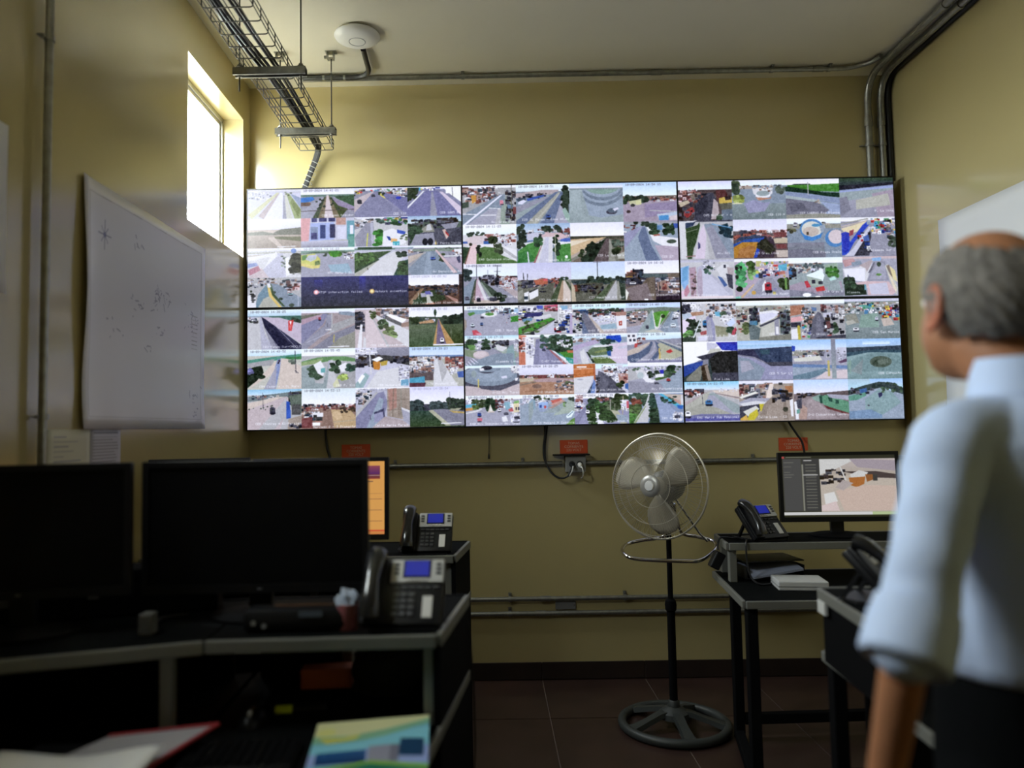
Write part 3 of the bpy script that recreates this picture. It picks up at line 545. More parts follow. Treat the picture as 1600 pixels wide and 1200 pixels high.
BM = [
"F aab;S 14 fff eff;D;P 8ab 8,14 100,14 100,26 6,28;B u 30 6 40,10,100,30;P 5a3 6,24 18,20 20,26 10,34;E ddd 46,30,15,8;E eee 46,29,13,7;E 5a3 47,28,8,5;P 9ce 94,10 100,10 100,20 94,20;R ace 92,14,100,24;P 3a2 86,38 100,34 100,54 86,56;P a98 0,40 4,50 4,70 0,84;V dee 15,64,7,11;V 46a 32,60,5,10;V 445 33,38,6,6;P d45 14,82 22,80 28,90 32,98 16,98;P e89 20,92 30,90 32,98 24,98;B v 8 3 70,26,90,60;L bbb 1 76,34 80,60;C 70,80 CEB 1 Huaral",
"F bbb;B w 30 10 0,6,50,40;P dd5 8,20 14,20 14,28 8,28;R 446 8,12,14,20;R 446 18,10,22,18;R 446 28,10,34,18;P 45c 34,2 46,2 46,14 36,14;P d57 48,2 74,0 76,20 48,22;B b 16 6 48,8,76,24;B v 40 6 0,26,46,56;P 337 12,28 44,24 44,38 10,40;P 69b 8,46 28,42 24,54 8,56;P ddd 24,44 60,30 62,40 40,50;P 4b2 0,76 60,44 68,48 30,84 0,98;P 454 20,90 30,84 68,48 68,52 24,94;P 453 0,98 26,92 30,98 0,100;T 573 24 4 4,54,54,92;P ccd 40,90 70,50 78,96 30,98;B w 20 8 76,10,100,60;P 8bd 78,4 92,4 92,16 82,18;V 35a 92,42,9,14;L ddd 3 75,0 74,100;B v 30 8 66,56,100,96;V 334 80,80,12,12;V 334 26,94,7,9;P bac 96,30 100,30 100,100 94,100",
"F ccc;S 16 eff cff;D;P 36a 10,20 26,18 26,26 8,30;P 346 0,24 40,20 96,18 96,30 26,36;B b 50 7 30,20,96,46;B b 16 7 0,22,14,56;T 343 20 4 30,18,94,30;P ccd 36,46 80,42 82,62 50,72;B w 20 8 34,40,78,66;P 9bc 52,72 80,66 82,84 52,86;P b87 80,28 100,28 100,42 82,42;P eee 80,42 100,40 100,90 84,92;P c43 86,60 92,58 92,74 86,74;R eee 88,64,90,70;P 679 18,100 16,40 20,26 28,30 40,98;P 778 16,40 20,26 46,70 56,98 30,98;P cba 28,34 32,40 60,98 50,98;T 343 10 3 8,30,18,90;B v 16 6 0,40,18,98;P baa 60,90 100,84 100,100 56,100;C 30,86 A-66 P. Unanue Panal",
"F aab;S 16 cdf cef;D;P 787 0,28 46,16 70,14 100,20 100,30 0,40;T 787 50 4 0,24,44,44;P a99 0,36 40,24 40,50 26,74 0,80;B u 50 6 0,28,40,70;P bba 26,90 40,56 46,40 40,100;P 9aa 20,100 46,26 50,24 48,100;P 8aa 40,100 48,28 52,30 54,100;P ddd 48,26 50,26 58,88 54,90 52,90;P ccb 30,98 48,88 60,92 70,100;P 5b2 50,34 64,28 80,28 78,36 58,84 54,80;P ddc 64,40 68,38 60,84 57,86;E 342 68,46,4,6;P 786 72,50 82,32 84,34 62,84;P 89a 62,90 84,30 88,30 96,100 70,100;P 9ab 74,100 86,34 92,40 98,100;B v 10 6 84,30,98,60;V dee 86,76,10,12;V 445 38,80,5,10;C 68,78 Av. Luz 400-A",
"F 99a;S 18 bef fff;D;T 353 40 4 0,14,24,42;P 6a4 4,30 20,30 22,46 10,50;B w 10 8 18,28,34,48;P 253 38,8 42,20 44,44 34,44;T 353 26 4 34,14,44,44;P 897 0,44 20,50 30,52 20,76 0,66;E cbb 30,64,15,14;E dcc 28,62,12,10;P aba 46,20 60,16 74,18 80,30 84,44 70,60 52,40;B d 50 6 50,18,82,44;P ddd 56,30 80,40 70,54 60,48;P 9a9 70,60 100,30 100,70 80,90;P 8aa 80,40 90,30 94,100 70,100;B w 14 6 90,16,100,60;P 89a 0,100 20,84 40,70 60,60 90,60 90,100;L dde 2 6,86 12,98;L dde 2 10,80 18,94;L dde 2 14,76 24,90;L dde 2 2,92 6,100;C 70,84 Alameda Luna",
"F bbb;S 8 fff eff;P e86 0,0 14,2 12,100 0,100;B b 20 8 0,10,12,60;P d75 0,60 10,56 12,100 0,100;P eee 12,6 28,10 30,100 12,100;B w 26 8 14,12,30,80;V 445 20,40,3,10;P 88a 26,100 32,16 42,12 70,60 84,100;P 99b 36,100 38,20 42,20 56,100;P b66 44,30 48,34 88,100 82,100;P eee 46,32 50,34 100,96 92,100;P 3a9 52,34 60,50 100,84 100,100 92,96;P eee 76,70 86,80 88,90 78,80;T 465 60 5 42,4,90,50;T 353 50 5 60,10,100,60;B w 14 6 70,20,100,50;P 4a2 74,60 100,56 100,80 84,76;P d74 88,54 100,54 100,62 90,62;V 446 46,50,6,8;C 42,86 C-07 Yungay Bajo",
"F bcc;S 14 fff cef;D;P 9ab 0,20 60,14 100,12 100,30 0,36;B u 40 5 0,16,60,30;P bac 0,40 40,20 50,30 26,44 30,98 0,98;P bbc 0,60 24,40 34,50 26,80 30,98 10,98;P ddd 12,60 20,50 26,80 30,98 16,98;P 14d 62,8 88,6 90,22 86,32 78,22 62,24;R 245 64,22,78,30;T 354 16 5 52,22,66,34;P eee 38,40 64,38 66,44 38,46;P 685 28,56 36,46 66,44 66,70 40,74 28,70;P 895 40,60 64,50 64,60 40,66;P 683 30,80 50,78 80,84 84,100 40,100;P dcd 66,36 100,30 100,100 80,100 66,80;P ccd 80,46 100,40 100,50 84,52;T 253 10 4 64,44,70,60;P 25a 62,60 70,56 70,76 64,74;P 232 24,60 27,60 40,96 36,98;C 30,78 A-02 Ovalo Central Cl",
"F 99a;S 24 eff cef;D;P eee 0,0 18,2 18,38 0,40;R 445 2,6,6,14;R 445 10,6,15,14;R 445 4,20,8,28;R 445 11,20,16,28;B b 16 7 18,18,34,40;P d44 14,36 20,34 18,50 13,48;P 99a 20,26 100,20 100,40 40,44;P cba 0,60 40,32 44,34 20,66 0,76;P 568 0,96 0,78 24,64 40,44 44,28 48,34 40,66 16,98;P aab 14,98 44,66 50,40 46,30 52,38 52,60 30,98;P 568 38,98 56,60 52,34 50,26 60,40 62,60 50,98;P bb9 56,40 62,34 100,66 100,80 70,98 54,98 62,60;P 678 54,26 60,24 100,56 100,66;P bbb 58,26 62,24 100,50 100,56;V eee 96,40,8,5;P d33 72,62 80,56 84,64 78,70 72,66;L db5 3 59,54 60,86;P eee 0,92 4,96 4,100 0,100;P 88a 6,100 40,90 100,92 100,100;C 28,86 C-28 Huaura Norte Principa",
"F 9ab;S 14 dff eff;D;E bcc 40,20,38,60;E 89a 44,30,44,30;E 556 44,40,56,42;E 89a 44,34,52,34;E 9ab 46,26,44,28;E 445 40,16,16,10;E 89a 42,12,24,10;S 8 dff eff;E 334 40,8,10,7;P eee 26,10 34,8 36,16 28,18;E 89a 10,34,8,18;E 89a 14,30,6,14;E 9aa 16,28,5,12;P eee 84,2 100,0 100,28 86,24;B w 16 6 84,4,100,28;R 445 90,4,92,10;P cbb 0,66 20,70 50,84 100,62 100,100 0,100;P 556 26,72 60,78 100,52 100,60 64,84 30,78;P dde 66,38 76,34 78,42 68,44;P eee 92,44 98,42 96,52 92,52;L dc6 2.4 24,46 24,72;C 68,87 A-12 Av. Tupac",
"F b86;S 34 eef dde;D;P 654 0,34 100,36 100,46 0,44;B b 40 6 0,36,100,46;P 733 34,34 50,34 50,46 34,46;B w 12 5 50,34,64,50;P cb9 0,46 26,44 30,54 0,58;P b99 24,50 60,44 100,50 100,60 30,58;L 876 3 0,68 10,64 30,58;L 998 1 0,62 28,56;P b86 0,74 40,58 70,66 100,90 100,100 0,100;E 865 32,72,9,7;P a75 4,90 60,90 40,80;B u 44 6 64,56,100,90;T 564 6 3 84,58,100,66;C 44,88 J-2 Unanue C-1 Grau",
"F ccd;P d73 0,2 38,0 38,40 0,46;L fff 1.2 0,17 36,16;L b62 1.2 0,36 36,34;P ddd 0,46 36,42 24,98 0,98;E aab 12,52,6,2;P 345 24,98 36,60 38,56 32,98;P 68c 30,98 38,44 40,70 38,98;P c63 36,0 40,0 40,60 37,50;S 0 fff fff;P dff 40,2 100,4 100,16 40,18;B w 60 8 50,8,100,60;B u 24 6 48,16,84,50;P b87 82,34 100,32 100,66 84,70;B b 10 7 84,24,100,70;R 445 86,28,88,34;R 445 92,28,95,34;P 556 46,24 54,30 70,50 96,98 40,98 42,60;P 667 46,30 50,28 64,60 60,98 44,98;B d 14 6 40,40,48,98;T 342 6 5 82,60,90,80;P 36b 94,70 100,66 100,90 94,84;R fff 6,8,24,12;C 46,84 C27 Tarapaca Union Nueve",
"F aab;S 12 fff eef;P bbb 0,20 16,16 34,30 30,50 0,60;T 575 24 3 10,14,96,24;B w 30 7 20,16,80,40;P eee 14,30 20,24 30,30 36,44 44,58 34,66 26,50;E ddd 24,38,8,14;E bcc 23,42,6,11;P eee 30,56 50,58 44,72 36,70;T 343 20 4 36,30,56,48;P 472 48,54 56,50 86,28 90,34 70,52 52,60;T 464 20 4 64,30,84,48;P eee 50,40 66,36 66,48 50,50;P 22c 58,26 66,24 66,38 60,38;T 242 16 5 74,14,84,28;P 9ab 84,40 100,20 100,100 50,100 50,66 70,60;P 99a 0,60 30,64 60,70 70,100 0,100;V c33 74,58,7,9;V 556 52,68,8,6;V 445 84,38,5,6;C 74,84 Av. Panamericana",
"F aab;S 14 eff fff;D;B w 30 7 0,12,34,36;T 453 30 4 14,14,40,36;P 5bd 0,30 20,26 18,36 0,40;P d94 0,42 18,38 24,40 14,48 0,50;T 683 10 4 14,34,28,44;P ddd 0,56 20,48 30,40 30,46 20,54 0,60;T 242 44 5 38,14,54,48;P dcb 45,28 50,50 54,56 40,56 42,48;P eed 46,30 49,52 44,52;B b 40 6 54,14,90,44;P 8bc 70,24 84,20 86,48 74,48;B w 60 9 82,20,100,90;P eda 88,24 98,22 98,56 88,58;P 7c5 90,20 98,18 98,26 88,28;R 445 92,40,94,50;R 445 96,40,99,50;P c55 78,46 86,42 88,54 80,54;V 24a 25,62,7,12;P d67 21,74 30,74 30,84 21,84;R 445 21,84,29,88;V eee 62,48,6,11;V 556 74,60,8,7;P eee 66,72 74,68 78,86 68,88;V dde 92,84,12,10;V 334 94,74,10,8;C 30,90 E40 Av. Domingo - Av. Grau",
"F 9ab;S 12 eff fff;D;B w 20 7 0,12,20,34;T 343 6 4 28,6,34,20;P 8ab 14,40 18,20 28,16 28,50;P 9aa 16,100 16,30 24,20 24,60;B w 26 8 28,14,60,38;P 9be 34,26 52,24 50,48 34,50;R 35a 36,34,40,44;R d55 44,36,48,46;P d65 56,20 76,12 78,18 60,30;P d98 56,32 78,18 80,22 60,36;T 564 6 3 30,12,56,16;P b98 50,46 80,20 84,22 60,46;P aba 60,70 90,16 100,20 100,60;P 9aa 40,60 60,46 90,22 70,60;T 7a5 4 3 80,26,84,42;P 9ac 34,44 44,46 46,56 36,56;P eff 84,72 96,54 100,58 94,76 86,80;L 79a 2 88,72 97,58;P 6a3 84,100 94,84 100,78 100,100;T 454 8 4 92,12,100,20;C 50,90 A-14 Mamani H Gamarra",
"F 99b;S 16 fff fff;D;B b 20 8 2,8,16,34;B w 20 8 0,30,20,60;B v 16 6 0,40,26,66;P 88a 0,100 0,80 26,28 34,24 30,70 28,100;P 99b 6,100 28,32 32,30 28,100;T 454 20 4 40,12,70,24;B b 30 6 40,14,70,40;T 353 50 6 28,20,40,60;T 352 60 6 28,44,40,98;P eee 36,32 38,32 54,100 42,100;B w 8 5 38,40,54,98;T 473 40 5 40,30,60,60;T 352 60 7 50,44,74,90;T 564 14 5 60,20,84,56;T 342 40 6 76,6,96,50;L aa9 1.6 66,20 66,56;L ba8 1.6 90,8 88,74;L 998 1.2 74,34 74,62;P bb9 66,54 80,58 96,100 84,100;B w 24 8 84,24,100,60;P d56 96,26 100,26 100,50 96,50;P 9ab 76,70 96,72 100,96 80,96;V fff 24,60,7,13;V 445 26,44,4,6;C 50,88 Av. Huaraz y Unanue 4",
"F 89b;S 3 fff eff;T 465 30 5 0,4,24,30;R abb 6,10,22,22;T 464 40 6 18,8,34,40;T 843 12 5 8,22,22,36;T 573 40 6 0,40,20,80;T 5a3 30 5 0,70,10,98;P ddd 30,40 38,0 42,2 40,40 32,98 8,98;P ccc 34,26 40,4 42,6 40,60 34,98 10,98;P 9a7 8,100 30,44 32,44 12,100;T 354 60 5 40,6,50,60;T 353 40 7 42,54,56,98;P 89b 48,10 56,4 100,60 100,98 56,98 54,60;P 9ac 50,20 56,10 90,70 80,98 60,98;P 4bd 54,2 64,6 100,44 92,54;P cba 62,4 100,8 100,40 78,22;P c98 70,10 96,30 96,44 80,24;T 354 12 4 60,14,90,36;P 26c 88,42 100,44 98,56 90,54;P ddd 96,10 100,10 100,44 96,40;B w 24 6 80,66,100,96;V 445 88,80,10,8;C 74,82 C01 Av. Sol",
]
TRP = [
"F 544;S 22 ddf eff;P 755 0,26 14,22 20,30 0,40;B b 40 8 0,24,46,60;P cb9 0,54 18,48 22,54 4,66;P 876 22,34 40,28 44,44 26,50;B d 20 7 26,30,70,70;P 445 26,100 44,44 56,30 66,30 70,60 60,100;P 334 30,60 46,40 56,36 54,66 30,98;P a33 10,78 26,64 30,76 18,92 10,92;P 322 0,64 10,66 8,100 0,100;B d 10 6 0,60,30,98;P 633 70,24 88,22 92,36 92,48 72,50;P db4 76,44 92,40 100,42 100,56 76,58;P 322 86,40 98,40 98,48 88,50;P 665 76,58 100,56 100,72 80,74;P baa 66,44 74,56 76,98 60,98;P 678 80,74 100,72 100,100 80,100;T 353 6 4 70,86,80,100;C 50,85 C05 Bolivar - A",
"F 89a;S 14 eef eff;T 453 16 5 0,4,14,34;P 343 0,6 12,8 14,34 4,36;R ba9 14,14,38,22;B u 20 4 14,14,100,24;P ddd 38,20 76,20 76,34 66,44 50,46 40,34;B u 20 5 40,14,76,36;E eee 58,40,14,6;E 9aa 58,34,12,7;P c86 44,44 70,46 74,40 72,48 50,52;T 565 8 5 84,18,98,34;T 9a4 20 5 6,40,20,56;P dda 0,58 10,56 20,58 8,70 0,68;G 899 788 0,60,100,100;P 99b 22,60 40,50 60,58 72,56 60,80 30,84;C 66,86 CEB 118 H",
"F 89a;S 14 eef fff;P 233 0,20 16,12 46,12 50,24 0,28;G 4a1 262 4,14,100,32;P 4a2 20,16 100,12 100,34 50,30;P 132 40,32 100,36 100,48 40,36;P 132 0,18 6,18 100,42 100,48 0,32;P 89b 0,30 40,36 100,50 100,64 60,54 0,40;P abb 0,40 60,54 70,64 0,48;P 778 0,48 60,60 80,80 60,100 0,100;P 667 4,60 30,60 40,80 10,84;P 9ac 64,58 100,66 100,100 70,90 80,80;P 998 0,90 60,88 100,92 100,100 0,100;L bbb 1.5 42,8 42,40;T a98 4 3 54,54,64,62;C 36,84 CEP LABRAS Rio Blanca",
"F aab;G 353 344 0,0,100,12;P 344 0,12 30,10 100,8 100,20 0,28;P 223 0,18 100,12 100,20 0,30;P 89b 0,30 100,18 100,24 0,36;P 9ad 0,32 100,20 100,30 0,40;G aab 99a 0,44,100,100;P 9aa 0,36 100,26 100,40 0,60;P a9a 60,40 100,30 100,100 70,100;P 889 0,50 14,46 20,80 4,96 0,90;P bba 30,56 90,40 94,70 30,80;C 66,82 P. La Vina",
"F bbb;S 4 445 556;P ddd 0,2 34,0 14,12 12,98 2,98;P 346 12,6 30,4 26,14 12,20;P 352 12,20 34,12 38,4 40,30 26,70 22,98 14,98;L 897 1.6 12,30 34,22;P ccc 40,8 44,6 50,30 54,98 24,98 30,60;P dcd 38,30 46,10 50,40 46,98 28,98;P 89a 46,10 64,8 90,40 100,60 100,98 70,98;P 99a 50,20 62,14 96,98 66,98;P 233 72,16 90,8 96,40 84,44;T 245 16 5 76,14,100,44;L 6ad 2.4 62,10 96,20;P 447 34,54 38,60 38,70 34,74;L a77 2.4 12,92 28,90;C 70,82 Av. Sol",
"F 655;S 30 dde eef;B b 60 8 0,30,100,56;P 346 10,46 40,40 62,44 56,56 4,54;P 25b 0,62 20,52 58,46 60,56 46,74 30,60 0,70;P c82 0,98 0,70 16,58 46,58 42,98;P b73 10,76 30,66 40,70 36,98 6,98;P 24c 46,60 56,46 58,52 42,98 36,98;P 434 58,44 76,52 74,98 42,98;T 332 16 7 50,56,74,84;P 844 74,34 98,34 98,46 76,46;P cb9 74,50 100,48 100,62 76,62;P 844 78,64 98,64 98,76 80,76;P cba 78,80 100,80 100,98 80,98;C 38,84 C13 Grau Losa",
"F 89a;S 14 fff eff;T 664 10 4 0,20,14,34;P 998 0,14 60,14 100,16 100,26 0,26;B u 24 5 10,12,80,26;E 48c 46,28,22,26;E ddc 46,28,19,20;E cba 44,34,15,12;P 38d 28,40 46,48 64,40 62,50 46,58 32,54;P 9ab 60,20 70,16 72,26 64,40;E 48c 88,52,18,22;E dcc 90,48,14,18;E 49c 54,18,8,4;P 543 36,34 40,34 40,42 36,42;G 889 788 0,62,68,100;P 778 0,80 30,76 70,86 70,100 0,100;C 62,84 CEB Plaza Ovalo",
"F 99a;S 10 eee fff;L 998 2.4 0,16 50,4;L cba 3 0,24 50,8;P eda 0,28 48,10 30,36 10,44;P 24d 0,52 10,44 16,62 40,20 50,10 56,14 24,62 10,94 0,96;P 23c 0,40 8,36 16,40 12,84 4,90;P a45 16,34 24,30 22,44 14,48;P 9ab 48,8 60,8 58,16 48,20;P ccd 20,80 46,34 52,24 56,26 26,98 4,98;P 334 22,98 46,50 54,34 56,60 50,98;B v 16 7 30,40,58,94;P 46b 40,50 50,44 52,60 42,62;E 99a 70,70,18,30;B c 46 7 56,6,100,44;B u 20 6 84,20,100,70;T 454 10 5 88,50,100,76;P 99a 58,90 100,86 100,98 58,98;C 60,82 Alameda Sur C",
"F ccc;S 6 bbc ccd;P 8be 0,20 16,14 14,60 6,76 0,60;P 6ad 4,20 14,16 12,50 2,56;P c89 4,80 12,62 16,80 8,96;P ecd 0,80 6,76 4,98 0,98;P b9a 16,20 28,18 28,96 18,98;P 544 22,48 28,46 28,56 22,56;E 433 25,72,3,3;T 977 14 3 20,30,30,98;P bbc 30,98 30,20 40,14 60,40 96,80 96,98;P ccd 34,98 34,30 44,24 90,90 60,98;P bab 30,40 36,20 40,30 40,98 30,98;B w 14 8 42,6,64,30;P ddd 66,24 80,10 90,14 88,50 74,44;R 445 80,14,84,22;P baa 86,20 98,22 98,40 88,44;P 46a 68,42 76,46 86,66 80,70;P 445 84,36 96,40 96,76 88,70;T 465 6 4 44,18,58,36;P edd 4,92 96,92 96,98 0,98;C 24,87 C02 Bolognesi",
"F bab;S 8 eee fff;P 4b6 4,14 14,6 20,20 20,40 16,66 2,66;T 4c6 24 5 2,14,18,70;E 222 4,24,3,5;E 222 12,22,2,5;E 232 4,46,3,5;E 121 8,76,6,7;R 5c7 2,60,18,66;T 472 16 5 24,10,36,40;T 7b5 12 4 28,28,40,50;R cc7 40,6,50,20;P dd5 38,32 52,30 52,36 40,38;R 334 44,36,52,50;R 48d 38,40,44,48;B c 50 6 44,10,100,48;P 5bd 80,18 98,14 96,32 82,30;P c76 82,34 92,32 94,40 82,42;P aab 16,98 44,54 60,44 76,46 100,80 100,98;P 99a 30,90 50,50 70,50 90,90;P db8 8,98 34,64 36,66 14,98;P eee 50,68 56,54 60,76 50,84;V c23 61,72,12,24;T 342 24 5 82,54,98,76;P 7b4 92,50 96,50 96,80 92,78;E da4 34,86,4,5;E 88b 74,78,3,3;E cb4 72,88,3,4;P 7db 0,96 10,94 10,100 0,100;C 50,87 A4 Plaza Mayor",
"F 9aa;S 14 eff fff;B u 46 6 0,16,64,40;T 566 20 3 30,16,64,26;P 37b 0,28 6,26 8,50 0,54;B d 14 6 0,30,14,56;P eff 32,44 60,30 66,46 62,60 40,60;P aba 32,46 60,56 64,74 40,72;R 334 42,56,48,66;R 334 54,60,62,68;P 9b9 66,20 90,14 92,46 72,50;T 493 24 4 70,26,90,48;R 4a2 72,28,90,34;R 492 72,40,88,46;P bed 74,54 84,48 88,56 76,60;P a9a 0,70 24,60 40,76 60,80 96,60 100,98 0,98;P 889 0,80 40,86 60,98 0,98;P 9aa 70,64 90,56 98,90 70,90;P d34 28,60 34,58 40,74 32,76;P d33 48,76 64,72 66,84 50,86;E fff 32,94,8,5;E fff 52,99,5,2;P 889 60,84 100,84 100,98 62,98;C 64,84 C14 Grau B",
"F aab;S 6 dbb cbb;P c99 0,8 20,4 26,16 4,26;P 89a 16,14 34,10 36,20 18,24;P ddd 0,30 30,26 46,14 56,10 44,60 42,64 4,58;P eef 2,32 40,30 40,62 6,58;P baa 30,22 50,10 56,12 44,40 42,30;P 667 46,42 58,14 60,16 52,40;P 99a 44,62 60,14 78,12 84,60;P aab 48,58 62,18 76,16 80,58;P 8be 54,4 72,2 70,12 56,12;E 454 67,20,4,6;E 6a4 66,46,5,3;P ccb 78,24 84,20 100,80 98,98 92,90;P 876 80,24 86,22 94,56 88,50;P ed9 86,24 96,36 100,66 92,58;P edb 84,44 88,48 98,86 94,92;P dbb 20,66 44,62 84,64 96,90 90,98 44,98 44,80;P ccd 46,70 80,66 84,96 50,96;P 232 2,70 40,70 42,96 2,98;T 353 24 5 2,54,20,76;L 445 2 9,46 10,58;R 6ab 38,70,42,84;C 6,87 Alameda",
]
